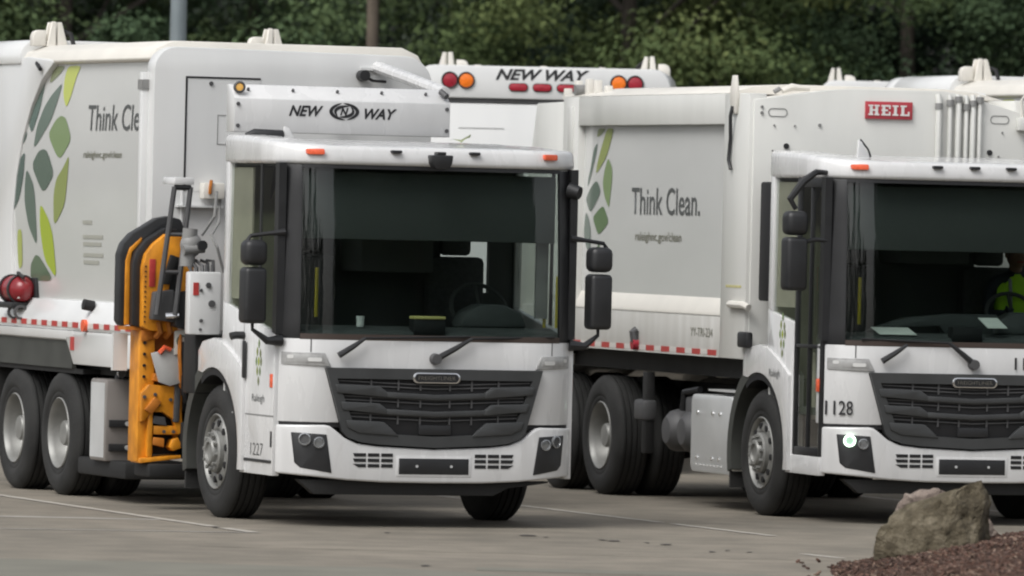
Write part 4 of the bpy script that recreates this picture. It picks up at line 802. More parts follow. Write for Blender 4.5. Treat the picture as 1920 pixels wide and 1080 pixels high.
# ------------------------------------------------------------------ rear-loader style body with the red maker plate
def heil_body(P):
    fw = B().prism([(-1.215, 1.262), (1.215, 1.262), (1.215, 3.30), (1.16, 3.36), (.63, 3.505), (.45, 3.53), (-.35, 3.53), (-.60, 3.51), (-1.02, 3.445), (-1.215, 3.42)], 'y', 1.98, 2.06).bevel(.008).obj('front_wall', 'heil_white', P)
    sg = B().box(-.245, .17, 1.955, 1.98, 3.285, 3.43).bevel(.004).obj('maker_plate', 'sign_red', fw)
    def slab(ch, x, w):
        z0, z1, t, sf = 3.315, 3.402, .024, .014
        R = []
        if ch in 'HIEL':
            R.append((x + w * .12, z0, x + w * .12 + t, z1) if ch != 'I' else (x + w / 2 - t / 2, z0, x + w / 2 + t / 2, z1))
        if ch == 'H': R += [(x + w * .88 - t, z0, x + w * .88, z1), (x + w * .12, (z0 + z1) / 2 - .007, x + w * .88, (z0 + z1) / 2 + .007)] + [(x + q, zz, x + q + .042, zz + sf) for q in (0, w - .042) for zz in (z0, z1 - sf)]
        if ch == 'I': R += [(x, z0, x + w, z0 + sf), (x, z1 - sf, x + w, z1)]
        if ch == 'E': R += [(x, z0, x + w, z0 + sf), (x, z1 - sf, x + w, z1), (x + w - .012, z0, x + w, z0 + .032), (x + w - .012, z1 - .032, x + w, z1), (x, (z0 + z1) / 2 - .007, x + w * .7, (z0 + z1) / 2 + .007)]
        if ch == 'L': R += [(x, z0, x + w, z0 + sf), (x, z1 - sf, x + .055, z1), (x + w - .012, z0, x + w, z0 + .036)]
        b = B()
        for i, (a, c, d, e) in enumerate(R): b.prism([(a, c), (d, c), (d, e), (a, e)], 'y', 1.9495 - .0004 * i, 1.956)
        b.obj('lettering', 'sign_white', sg, smooth=0)['kind'] = 'stuff'
    x = -.222
    for ch, w in (('H', .095), ('E', .08), ('I', .05), ('L', .08)):
        slab(ch, x, w); x += w + .019
    for cx, cz in ((-1.01, 3.315), (.955, 3.305)):
        o = rrect(cx - .085, cx + .085, cz - .036, cz + .036, .035, 5); i_ = rrect(cx - .077, cx + .077, cz - .028, cz + .028, .028, 5)
        b = B()
        for k in range(len(o)):
            k2 = (k + 1) % len(o); b.bm.faces.new([b.bm.verts.new((q[0], 1.976, q[1])) for q in (o[k], o[k2], i_[k2], i_[k])])
        b.obj('slot_outline', 'mid_grey', fw, smooth=0)
    for cx, cz, r in ((-.93, 3.04, .024), (.87, 3.03, .024), (-1.04, 3.21, .008), (-.86, 3.21, .008), (-.64, 3.22, .014), (-1.05, 3.0, .008), (.78, 3.21, .008), (.98, 3.2, .008), (-.90, 3.0, .01), (.81, 2.96, .012), (.95, 3.0, .008), (-1.15, 3.36, .012), (-1.15, 3.31, .014)):
        B().cyl((cx, 1.985, cz), (cx, 1.968, cz), r, n=10).obj('bolt', 'black_plastic' if r > .015 else 'mid_grey', fw)
    for i, xx in enumerate((.40, .50, .575, .645, .705, .765)):
        hz = B().tube([(xx, 1.95, 2.90), (xx, 1.95, 3.44), (xx, 1.97, 3.50)], .02 if i % 2 else .026, 8).obj('hydraulic_pipe', 'heil_white', fw)
        B().cyl((xx, 1.95, 3.38 + .03 * (i % 3)), (xx, 1.95, 3.43 + .03 * (i % 3)), .033, n=10).obj('pipe_fitting', 'mid_grey', hz)
    B().box(1.10, 1.32, 1.90, 1.98, 3.22, 3.33).bevel(.01).obj('sensor_box', 'heil_white', fw)
    B().tube([(1.14, 1.94, 3.33), (1.13, 1.94, 3.47), (1.16, 1.94, 3.52), (1.20, 1.94, 3.46), (1.20, 1.94, 3.36)], .012, 6).obj('conduit', 'cream_white', fw)
    # side: posts, header, recess, ledge, stained lower wall
    for s in (-1, 1):
        def bx(name, xa, xb, ya, yb, za, zb, m, bev=.008, par=None):
            a, b_ = sorted((s * xa, s * xb)); return B().box(a, b_, ya, yb, za, zb).bevel(bev).obj(name, m, par or P)
        bx('front_post', 1.10, 1.25, 2.0, 2.62, 1.27, 3.47, 'heil_white')
        bx('rear_post', 1.10, 1.25, 6.50, 6.92, 1.25, 3.47, 'heil_white')
        bx('header', 1.10, 1.25, 2.62, 6.50, 3.215, 3.47, 'heil_white')
        rp = bx('side_wall', 1.08, 1.18, 2.62, 6.50, 1.70, 3.215, 'panel_white', .0)if False else B().box(*sorted((s * 1.08, s * 1.18)), 2.62, 6.50, 1.70, 3.215).obj('side_wall', 'panel_white', P)
        B().prism([(s * 1.10, 1.70), (s * 1.18, 1.765), (s * 1.25, 1.645), (s * 1.25, 1.62), (s * 1.10, 1.62)], 'y', 2.62, 6.52).obj('ledge', 'cream_white', P)
        lw = bx('lower_wall', 1.10, 1.245, 2.63, 8.0, 1.27, 1.62, 'stained_white', .004)
        B().box(*sorted((s * 1.245, s * 1.252)), 2.66, 8.0, 1.272, 1.282).obj('sill', 'heil_white', P)
        tp = wp = None
        for i in range(14):
            y = 2.70 + i * .4
            if tp is None:
                tp = B().box(-.003, .003, 0, .21, 1.286, 1.332).obj('reflector', 'red_reflector', P); wp = B().box(-.003, .003, 0, .17, 1.29, 1.328).obj('reflector', 'white_reflector', P); a, c = tp, wp
            else: a, c = dup(tp), dup(wp)
            a.location = (s * 1.2475, y, 0); c.location = (s * 1.2475, y + .22, 0)
        if s < 0:
            for k, p in LEAF2.items(): decal(p, lambda z: -1.184, 'leaf_' + k, rp)
            text('Think Clean.', 1.80, .235, lambda u, v: (-1.184, 5.18 - u, 2.445 + v), 'ink_grey', rp, bold=.008)
            text('raleighnc.gov/clean', 1.22, .10, lambda u, v: (-1.184, 5.06 - u, 2.20 + v), 'ink_olive', rp, bold=.015)
            text('YY-TRI-234', .56, .075, lambda u, v: (-1.249, 3.36 - u, 1.435 + v), 'ink_olive', lw)
            B().box(-1.253, -1.249, 2.10, 2.48, 1.86, 1.88).obj('warning_strip', 'warn_yellow', P)
            B().tube([(-1.26, 4.74, 1.46), (-1.29, 4.74, 1.44), (-1.27, 4.74, 1.36)], [.03, .035, .04], 10).obj('wall_valve', 'dark_grey', lw)
            B().cyl((-1.25, 4.74, 1.335), (-1.30, 4.74, 1.335), .05, n=14).obj('side_marker', 'red_lens', lw)
            pipe = B().tube([(-1.255, 2.35, 1.72), (-1.28, 2.30, 1.72), (-1.28, 1.95, 1.72), (-1.26, 1.88, 1.70)], .03, 8).obj('vent_pipe', 'cream_white', P)
            B().box(-1.31, -1.24, 1.80, 2.02, 1.37, 1.50).bevel(.02).obj('latch_block', 'black_plastic', P)
            pb = B().prism([(2.28, 3.30), (2.40, 3.30), (2.44, 3.45), (2.38, 3.62), (2.30, 3.62), (2.25, 3.45)], 'x', -1.275, -1.25).bevel(.006).obj('lift_lug', 'cream_white', P)
            B().tube([(-1.28, 2.34, 3.36), (-1.30, 2.33, 3.28), (-1.27, 2.40, 3.1), (-1.275, 2.42, 2.92), (-1.27, 2.38, 2.84)], .016, 8).obj('hose', 'black_plastic', P)
            B().box(-1.262, -1.248, 6.62, 6.76, 2.85, 3.38).bevel(.004).obj('hinge_cover', 'heil_white', P)
    B().prism([(-1.25, 3.472), (-1.0, 3.535), (-.7, 3.56), (.7, 3.56), (1.0, 3.535), (1.25, 3.472)], 'y', 2.62, 7.0).bevel(.006).obj('body_roof', 'cream_white', P)
    B().prism([(-1.20, 3.30), (-1.20, 3.41), (-1.02, 3.435), (-.60, 3.50), (-.35, 3.52), (.45, 3.52), (.63, 3.495), (1.16, 3.35), (1.2, 3.30)], 'y', 2.06, 2.63).obj('hopper_cover', 'cream_white', P)
    B().box(-1.07, 1.07, 2.1, 7.0, 1.1, 1.3).obj('body_floor', 'chassis_black', P)
    # tailgate
    tg = B().prism([(6.98, 1.1), (6.98, 3.43), (7.78, 3.42), (7.95, 2.9), (8.35, 1.5), (8.1, .9)], 'x', -1.22, 1.22).bevel(.012).obj('tailgate', 'heil_white', P)
    B().box(-1.225, 1.225, 6.925, 6.975, 1.2, 3.42).obj('tailgate_seal', 'gap_black', tg)
    for s in (-1, 1):
        for j, (y, h) in enumerate(((6.25, .10), (6.45, .15), (6.60, .16), (6.80, .13), (7.0, .15), (7.2, .08))):
            B().prism([(y - .05, 3.45), (y - .03, 3.47 + h), (y + .03, 3.47 + h), (y + .05, 3.45)], 'x', s * (1.06 + .03 * (j % 3)) - .03, s * (1.06 + .03 * (j % 3)) + .03).bevel(.006).obj('hinge_plate', 'cream_white', P)
        B().cyl((s * .98, 6.7, 3.53), (s * 1.22, 6.7, 3.53), .05, n=12).obj('hinge_pin', 'mid_grey', P)
    B().tube([(-.86, 2.3, 3.50), (-.78, 2.3, 3.535), (-.62, 2.3, 3.525)], [.022, .03, .018], 8).obj('roof_pipe', 'cream_white', P)
    B().tube([(-.93, 2.3, 3.49), (-.88, 2.3, 3.52)], .02, 8).obj('pipe_cap', 'mid_grey', P)
    # tanks on the frame
    tk = B().prism(rrect(2.30, 3.36, .30, .95, .07, 5), 'x', -1.225, -.75).bevel(.012).obj('fuel_tank', 'aluminium', P, 40)
    for y in (2.62, 2.80, 3.18):
        for z in (.80, .42): B().cyl((-1.225, y, z), (-1.236, y, z), .018, n=8).obj('tank_rivet', 'chrome', tk)
    for i in range(8): B().box(-1.232, -1.225, 2.55 + i * .09, 2.58 + i * .09, .355, .37).obj('tank_rivet', 'lamp_bright', tk)
    B().box(-1.2, -.8, 2.3, 3.0, .985, 1.0).obj('tank_step', 'aluminium', P)
    B().box(-1.15, -.8, 3.37, 3.75, .5, .92).bevel(.03).obj('battery_box', 'dark_grey', P)
    for y in (3.62, 4.02):
        B().lathe([(0, -.03), (.11, -.02), (.165, .03), (.18, .08), (.18, .55), (0, .56)], (-1.2, y, .62), (1, 0, 0), 24).obj('air_tank', 'dark_grey', P)
    B().tube([(-1.15, 3.8, .8), (-1.15, 3.75, .95), (-1.1, 3.5, .98)], .03, 8).obj('hose', 'black_plastic', P)
    br = B().box(-1.2, -1.12, 4.62, 4.72, .40, 1.1).bevel(.01).obj('support_strut', 'chassis_black', P)
    B().box(-1.22, -1.1, 4.6, 4.9, .68, .86).bevel(.03).obj('strut_clamp', 'dark_grey', br)
    B().box(-1.19, -1.05, 1.56, 1.86, 1.76, 2.74).bevel(.02).obj('air_intake', 'gap_black', P)
    B().box(-1.0, 1.0, 1.6, 1.95, 1.0, 1.5).obj('cab_back_frame', 'chassis_black', P)
    for s in (-1, 1): B().box(s * .95 - .28, s * .95 + .28, 7.75, 7.78, .25, 1.0).obj('mud_flap', 'rubber', P)

T1 = (-.581, 60.0, .357); T2 = (3.727, 62.955, .311)
GRP = 'garbage trucks parked in the lot'
truck1 = empty('garbage_truck', (T1[0], T1[1], .004), T1[2], 'white garbage truck with orange side lifting arm, facing the camera on the left', 'garbage truck', GRP)
cab(truck1, False); side_loader_body(truck1)
proto_children = None
# copies before the marks that only this truck carries
def fleet(loc, rz, label):
    c = copy_tree(truck1); c.location = loc; c.rotation_euler = (0, 0, rz); c['label'] = label; return c
def rear_at(xc, yrear, rz):                         # place a copy by the middle of its rear face
    c, s = math.cos(rz), math.sin(rz)
    return (xc + 8.98 * s, yrear - 8.98 * c, .004)
t3 = fleet(rear_at(.24, 73.2, PI - .06), PI - .06, 'white garbage truck seen from behind, round red and amber lights on its rear bar')
t4 = fleet(rear_at(4.15, 76.6, PI - .04), PI - .04, 'garbage truck turned away, only its roof hinges show above the red HEIL plate')
t5 = fleet((7.35, 66.0, .004), .31, 'cream garbage truck at right edge, its curved tailgate corner and hose above the roofline')
sp = [c for c in truck1.children if c.name.split('.')[0] == 'side_panel'][0]
text('1227', .30, .095, lambda u, v: (-1.2275, .74 - u, .525 + v), 'ink_grey', sp, bold=-.008)
small_leaves(-1.228, .585, 1.21, 1.25, sp)
text('Raleigh', .30, .075, lambda u, v: (-1.2275, .73 - u, .92 + v), 'ink_grey', sp)
truck2 = empty('garbage_truck', (T2[0], T2[1], .004), T2[2], 'white garbage truck with red HEIL plate and glazed door, facing the camera at right', 'garbage truck', GRP)
cab(truck2, True); heil_body(truck2)
sp = [c for c in truck2.children if c.name.split('.')[0] == 'side_panel'][0]
small_leaves(-1.228, 1.13, 1.46, 1.3, sp)
fe = [c for c in truck2.children if c.name.split('.')[0] == 'fender'][0]
text('Raleigh', .26, .08, lambda u, v: (-1.2545, 1.36 - u, 1.13 + v), 'ink_grey', fe)
fpn = [c for c in truck2.children if c.name.split('.')[0] == 'front_panel'][0]
text('1128', .185, .115, lambda u, v: (-1.185 + u, yf(-1.185 + u, 1) - .014, .875 + v), 'ink_black', fpn, bold=.01, cutx=[.03, .06, .09, .12, .15])
text('1128', .26, .10, lambda u, v: (.36 + u, -.006, 1.262 + v), 'ink_black', fpn, bold=.015)
def in_truck(T, p):
    c, s = math.cos(T[2]), math.sin(T[2]); return (T[0] + p[0] * c - p[1] * s, T[1] + p[0] * s + p[1] * c, p[2] + .004)

# ------------------------------------------------------------------ loose things on the trucks
fx = empty('fire_extinguisher', in_truck(T1, (-1.235, 6.85, 1.69)), T1[2], 'red fire extinguisher in a black bracket on the ledge at the left edge', 'fire extinguisher'); fx.scale = (.84, .84, .84)
B().lathe([(0, -.02), (.06, 0), (.11, .05), (.135, .12), (.135, .5), (.12, .55), (0, .56)], (0, -.1, 0), (0, 1, 0), 24).obj('cylinder', 'red_paint', fx)
B().prism([(-.02, -.09), (.0, -.09), (.09, .05), (.06, .06)], 'y', -.055, -.03).warp(lambda v: Vector((v.x - .05, v.y - .01, v.z))).obj('label_strip', 'sign_white', fx)
br = B().box(-.12, .12, -.02, .5, -.19, -.13).bevel(.01).obj('bracket', 'black_plastic', fx)
B().lathe([(.137, .0), (.15, .0), (.15, .05), (.137, .05)], (0, .02, 0), (0, 1, 0), 24, True).obj('strap', 'black_plastic', br)
B().lathe([(.137, .0), (.15, .0), (.15, .05), (.137, .05)], (0, .32, 0), (0, 1, 0), 24, True).obj('strap', 'black_plastic', br)
for y in (.0, .22): B().lathe([(.05, -.01), (.075, -.01), (.075, .02), (.05, .02)], (-.03, y - .06, -.23), (0, 1, 0), 14, True).obj('mount_ring', 'dark_grey', br)
B().box(.10, .16, -.1, .4, -.17, .12).bevel(.01).obj('back_plate', 'black_plastic', br)
B().tube([(-.02, -.1, .12), (-.06, -.05, .16), (-.02, .1, .165)], .02, 8).obj('clamp', 'black_plastic', br)
for lx, ly, rz_, lab in ((.50, 1.05, .4, 'small green leaf lying flat on the roof of the left cab'), (.61, 1.1, 1.9, 'curled green leaf standing up on the roof of the left cab')):
    b = B(); b.bm.faces.new([b.bm.verts.new(p) for p in ((-.06, 0, 0), (-.02, -.02, .035), (.05, -.01, .05), (.07, 0, .075), (.03, .02, .05), (-.03, .015, .03))])
    lf = b.obj('fallen_leaf', 'leaf_moss', None, 0); lf.location = in_truck(T1, (lx, ly, 2.962 if rz_ < 1 else 2.97)); lf.rotation_euler = (0, 0 if rz_ > 1 else .5, rz_ - 1); tag(lf, lab, 'leaf', 'leaves on the cab roof')
cup = B().lathe([(0, 0), (.026, 0), (.033, .085), (.030, .085), (.03, .01), (0, .01)], in_truck(T1, (-.50, .32, 1.53)), (0, 0, 1), 16).obj('cup', 'cup_white'); tag(cup, 'small white cup on the dashboard of the truck with the orange arm', 'cup')
nb = B().box(-.125, .125, -.07, .07, 0, .022).bevel(.004).obj('notepad', 'pale_yellow'); nb.location = in_truck(T1, (.02, .24, 1.602)); nb.rotation_euler = (0, 0, T1[2]); tag(nb, 'yellow notepad on the dark box in the middle of the dashboard', 'notepad')
pp = B().box(-.16, .16, -.11, .11, 0, .006).obj('paper_sheet', 'paper'); pp.location = in_truck(T2, (-.55, .36, 1.55)); pp.rotation_euler = (math.radians(14), 0, T2[2]); tag(pp, 'pale sheet of paper lying on the dashboard of the truck with the red plate', 'paper')
pp2 = B().box(-.10, .10, -.08, .08, 0, .006).obj('paper_sheet', 'paper'); pp2.location = in_truck(T2, (.28, .30, 1.63)); pp2.rotation_euler = (math.radians(30), 0, T2[2] + .3); tag(pp2, 'crumpled white paper on the box below the driver in the yellow vest', 'paper')

# ------------------------------------------------------------------ driver in the right-hand truck
def skin_mesh(nodes, edges, sub=2):
    me = bpy.data.meshes.new('sk'); me.from_pydata([n[:3] for n in nodes], edges, [])
    o = bpy.data.objects.new('sk', me); COL.objects.link(o)
    md = o.modifiers.new('s', 'SKIN'); md.use_smooth_shade = True
    for i, n in enumerate(nodes):
        v = me.skin_vertices[0].data[i]; v.radius = (n[3], n[4] if len(n) > 4 else n[3]); v.use_root = (i == 0)
    sd = o.modifiers.new('u', 'SUBSURF'); sd.levels = sub; sd.render_levels = sub
    bpy.context.view_layer.update()
    r = bpy.data.meshes.new_from_object(o.evaluated_get(bpy.context.evaluated_depsgraph_get()))
    bpy.data.objects.remove(o); bpy.data.meshes.remove(me)
    return r
def driver():
    P = empty('person', in_truck(T2, (.76, 1.06, 1.43)), T2[2], 'driver with dark hair in a lime safety vest, seated in the right truck', 'person')
    # local: -y forward, seat at z 0
    N = [(0, 0, .06, .15, .12), (0, -.005, .22, .14, .11), (0, 0, .40, .165, .115), (0, .01, .54, .12, .09), (0, .0, .62, .055), (0, -.02, .70, .06)]
    E = [(0, 1), (1, 2), (2, 3), (3, 4), (4, 5)]
    def chain(start, pts):
        prev = start
        for p in pts: N.append(p); E.append((prev, len(N) - 1)); prev = len(N) - 1
        return prev
    ends = {}
    for s in (-1, 1):
        ends[s] = chain(3, [(s * .19, .0, .525, .07), (s * .25, -.06, .36, .052), (s * .26, -.10, .27, .046), (s * .225, -.24, .27, .040), (s * .205, -.32, .28, .03)])
        chain(0, [(s * .10, -.10, .06, .095), (s * .13, -.40, .07, .07), (s * .13, -.47, .0, .062), (s * .13, -.44, -.25, .05), (s * .13, -.46, -.43, .042), (s * .13, -.58, -.46, .04)])
        w = ends[s]
        palm = chain(w, [(s * .20, -.36, .295, .034, .022)])
        for k in range(4):
            ox = (k - 1.5) * .018
            chain(palm, [(s * .20 + ox * .6, -.385 - .004 * k, .315 - ox * .8, .011), (s * .20 + ox * .8, -.405, .30 - ox * 1.2, .010), (s * .20 + ox * .8, -.39, .275 - ox * 1.2, .009)])
        chain(palm, [(s * .165, -.36, .31, .012), (s * .15, -.385, .315, .010)])
    body = link('body', skin_mesh(N, E), 'shirt_navy', P, 0)
    head = B().sph((0, -.035, .765), .105, (.80, .95, 1.18), 20, 14)
    head.cyl((0, -.01, .60), (0, -.02, .70), .055, .052, 12)
    head.prism([(-.10 - .02, .775), (-.155, .735), (-.12, .728)], 'x', -.014, .014)
    for s in (-1, 1): head.sph((s * .086, -.02, .76), .028, (.35, .7, 1.1), 8, 6)
    head.obj('head', 'skin', body, 60)
    for s in (-1, 1):
        B().sph((s * .034, -.128, .785), .013, (1, .6, .7), 8, 6).obj('eye', 'eye_white', body)
    B().box(-.028, .028, -.132, -.122, .697, .705).obj('mouth', 'red_lens', body)
    hr = B().sph((0, -.015, .80), .112, (.84, .98, .95), 18, 12)
    bmesh.ops.bisect_plane(hr.bm, geom=hr.bm.verts[:] + hr.bm.edges[:] + hr.bm.faces[:], plane_co=(0, -.07, .80), plane_no=(0, -1, -.9), clear_outer=True)
    hr.obj('hair', 'hair_black', P, 60)
    v = B(); k = 28; rows = []
    for z, rx, ry, cy in ((.04, .185, .15, 0), (.2, .18, .15, 0), (.36, .20, .155, 0), (.47, .20, .145, .0), (.55, .165, .11, .01), (.60, .09, .085, .01)):
        rows.append([v.bm.verts.new((rx * math.cos(2 * PI * i / k), cy + ry * math.sin(2 * PI * i / k), z)) for i in range(k)])
    for A, C in zip(rows, rows[1:]):
        for i in range(k): v.bm.faces.new((A[i], A[(i + 1) % k], C[(i + 1) % k], C[i]))
    vest = v.obj('vest', 'vest_lime', P, 60)
    for s in (-1, 1): B().tube([(s * .09, -.158, .06), (s * .09, -.160, .34), (s * .09, -.15, .46), (s * .085, -.115, .56)], .014, 6).obj('vest_stripe', 'lamp_grey', vest)
driver()

# ------------------------------------------------------------------ light pole
pl = empty('light_pole', (-3.50, 80.5, .004), 0, 'grey metal light pole rising behind the left truck body', 'light pole')
B().cyl((0, 0, 0), (0, 0, 9.5), .098, .07, 20).obj('pole', 'pole_grey', pl)
B().box(-.2, .2, -.2, .2, 0, .03).bevel(.01).obj('base_plate', 'pole_grey', pl)
arm_ = B().tube([(0, 0, 9.3), (.5, -.2, 9.55), (1.0, -.4, 9.6)], .04, 8).obj('arm', 'pole_grey', pl)
B().box(.9, 1.5, -.65, -.35, 9.52, 9.66).bevel(.03).obj('lamp_head', 'pole_grey', arm_)

# ------------------------------------------------------------------ foreground bed: boulders and mulch
def noise3(v, f, seed=0):
    from mathutils import noise as nz
    return nz.noise(Vector((v.x * f + seed, v.y * f + seed * 1.7, v.z * f - seed)))
def rock_mat(nm, c1, c2, c3):
    m = bpy.data.materials.new(nm); m.use_nodes = True; n = m.node_tree.nodes; l = m.node_tree.links; b = n['Principled BSDF']
    tc = n.new('ShaderNodeTexCoord')
    z1 = n.new('ShaderNodeTexNoise'); z1.inputs['Scale'].default_value = 6.5; z1.inputs['Detail'].default_value = 12; z1.inputs['Roughness'].default_value = .72; l.new(tc.outputs['Object'], z1.inputs['Vector'])
    cr = n.new('ShaderNodeValToRGB'); e = cr.color_ramp.elements; e[0].position = .32; e[0].color = (*c1, 1); e[1].position = .68; e[1].color = (*c3, 1); q = e.new(.5); q.color = (*c2, 1)
    l.new(z1.outputs['Fac'], cr.inputs['Fac']); l.new(cr.outputs['Color'], b.inputs['Base Color']); b.inputs['Roughness'].default_value = .9
    z2 = n.new('ShaderNodeTexNoise'); z2.inputs['Scale'].default_value = 22; z2.inputs['Detail'].default_value = 8; l.new(tc.outputs['Object'], z2.inputs['Vector'])
    bp = n.new('ShaderNodeBump'); bp.inputs['Strength'].default_value = .8; bp.inputs['Distance'].default_value = .045; l.new(z2.outputs['Fac'], bp.inputs['Height']); l.new(bp.outputs['Normal'], b.inputs['Normal'])
    M[nm] = m
rock_mat('rock_olive', (.034, .027, .016), (.082, .067, .041), (.18, .155, .11))
rock_mat('rock_pink', (.13, .10, .085), (.20, .16, .135), (.27, .225, .19))
def boulder(pts, m, name, seed, loc, sub=4, amp=.05):
    b = B(); vs = [b.bm.verts.new(p) for p in pts]
    r = bmesh.ops.convex_hull(b.bm, input=vs)
    bmesh.ops.delete(b.bm, geom=[v for v in b.bm.verts if not v.link_faces], context='VERTS')
    bmesh.ops.triangulate(b.bm, faces=b.bm.faces)
    for _ in range(sub): bmesh.ops.subdivide_edges(b.bm, edges=b.bm.edges, cuts=1, use_grid_fill=True)
    b.bm.normal_update()
    rs = random.Random(seed); cuts = []
    for _ in range(16):
        n = Vector((rs.gauss(0, 1), rs.gauss(-.5, 1), rs.gauss(.2, .8))).normalized(); cuts.append((n, max(v.co.dot(n) for v in b.bm.verts) * rs.uniform(.84, .97)))
    for v in b.bm.verts:                            # chipped flat facets
        for n, lim in cuts:
            e = v.co.dot(n) - lim
            if e > 0: v.co -= n * e * .9
    b.bm.normal_update()
    for v in b.bm.verts:
        n = v.normal.copy(); a1 = abs(noise3(v.co, 3.2, seed)); a2 = noise3(v.co, 7, seed + 3); a3 = noise3(v.co, 17, seed)
        step = math.floor((v.co.x * .5 + v.co.z + .15 * noise3(v.co, 2, seed)) * 9) * .5 % 1
        v.co += n * (amp * (a1 - .3) + amp * .45 * a2 + amp * .3 * a3 - .012 * step)
    o = b.obj(name, m, None, 28); o.location = loc; return o
bo = boulder([(-.42, -.05, -.15), (-.42, -.1, .10), (-.40, -.14, .22), (-.28, .0, .36), (-.22, -.1, .34), (.10, -.15, .50), (.26, -.06, .60), (.375, .0, .60), (.40, .05, .40), (.40, .0, -.05), (.38, .3, .3), (-.2, .35, .3), (-.35, .3, -.1), (.3, .4, -.1), (.0, -.30, -.1), (-.2, -.28, -.02), (.3, -.25, .02), (.05, -.22, .2)], 'rock_olive', 'boulder', 2, (2.97, 54.4, .06))
tag(bo, 'large olive brown boulder with a sharp peak at the edge of the mulch', 'boulder')
bo2 = boulder([(-.25, -.1, -.3), (-.22, -.12, .12), (-.12, -.1, .30), (.0, -.12, .33), (.20, -.1, .30), (.28, 0, .1), (.25, .2, -.3), (-.2, .25, -.3), (-.15, .2, .25), (.2, .2, .25), (.1, -.15, -.3)], 'rock_pink', 'boulder', 5, (2.93, 54.95, .25))
tag(bo2, 'pinkish boulder directly behind the left shoulder of the olive boulder', 'boulder')
bo3 = boulder([(-.2, -.1, -.3), (-.2, 0, .28), (.0, -.05, .2), (.16, -.05, -.02), (.2, .0, -.3), (-.15, .25, -.3), (-.1, .2, .2)], 'rock_pink', 'boulder', 8, (3.32, 54.9, .28), 3)
tag(bo3, 'small grey wedge of rock at the right of the olive boulder', 'boulder')
def mulch_z(x, y):
    u = (x - 2.30 - .05 * math.sin(y * 2.3) - .03 * math.sin(y * 7)) / 1.4; h = .285 * max(0, min(1, u * 1.04)) ** .9
    e = max(0, min(1, (55.6 + .25 * (x - 2.3) - y) / 1.2)); f = max(0, min(1, (y - 38) / 3))
    return h * min(1, e * 1.25) * f * max(0, min(1, (6.9 - x) / 1.2))
mat('mulch_soil', (.066, .043, .031), .95, var=.35, vscale=14, bump=.6, bscale=45)
b = B(); nx, ny = 60, 50; G = []
for j in range(ny + 1):
    row = []
    for i in range(nx + 1):
        x = 2.15 + 5 * i / nx; y = 38 + 18.6 * j / ny; z = mulch_z(x, y) - .012
        row.append(b.bm.verts.new((x, y, z + .02 * noise3(Vector((x, y, 0)), 5, 1) * (z > .02))))
    G.append(row)
for j in range(ny):
    for i in range(nx): b.bm.faces.new((G[j][i], G[j][i + 1], G[j + 1][i + 1], G[j + 1][i]))
tag(b.obj('mulch_bed', 'mulch_soil', None, 60), kind='structure')
def chips_mat():
    m = bpy.data.materials.new('bark_chip'); m.use_nodes = True; n = m.node_tree.nodes; l = m.node_tree.links; bs = n['Principled BSDF']
    ge = n.new('ShaderNodeNewGeometry'); cr = n.new('ShaderNodeValToRGB'); e = cr.color_ramp.elements
    e[0].color = (.035, .018, .013, 1); e[1].position = .985; e[1].color = (.22, .16, .12, 1); q = e.new(.5); q.color = (.078, .046, .034, 1); q = e.new(.85); q.color = (.12, .06, .042, 1)
    l.new(ge.outputs['Random Per Island'], cr.inputs['Fac']); l.new(cr.outputs['Color'], bs.inputs['Base Color']); bs.inputs['Roughness'].default_value = .9
    M['bark_chip'] = m
chips_mat()
rg = np.random.default_rng(4); V = []; F = []
for i in range(16000):
    x = 1.95 + 2.2 * rg.random() ** .8; y = 46.0 + 9.8 * rg.random(); z = mulch_z(x, y)
    if z < .004 and (rg.random() > .03 or x < 2.0): continue
    z = max(z, .012)
    a = rg.random() * 6.28; t = (rg.random() - .5) * 1.1; L = .008 + .022 * rg.random(); w = .004 + .008 * rg.random()
    u = np.array((math.cos(a) * math.cos(t), math.sin(a) * math.cos(t), math.sin(t))); p = np.array((-math.sin(a), math.cos(a), .3 * (rg.random() - .5)))
    c = np.array((x, y, z + .008)); k = len(V); up = np.array((0, 0, .006))
    for q in (c - u * L - p * w, c + u * L - p * w, c + u * L + p * w, c - u * L + p * w): V.append(q - up)
    for q in (c - u * L - p * w, c + u * L - p * w, c + u * L + p * w, c - u * L + p * w): V.append(q + up)
    F += [(k, k + 3, k + 2, k + 1), (k + 4, k + 5, k + 6, k + 7), (k, k + 1, k + 5, k + 4), (k + 1, k + 2, k + 6, k + 5), (k + 2, k + 3, k + 7, k + 6), (k + 3, k, k + 4, k + 7)]
me = bpy.data.meshes.new('bark_mulch'); me.from_pydata([tuple(v) for v in V], [], F)
tag(link('bark_mulch', me, 'bark_chip', None, 0), kind='stuff')

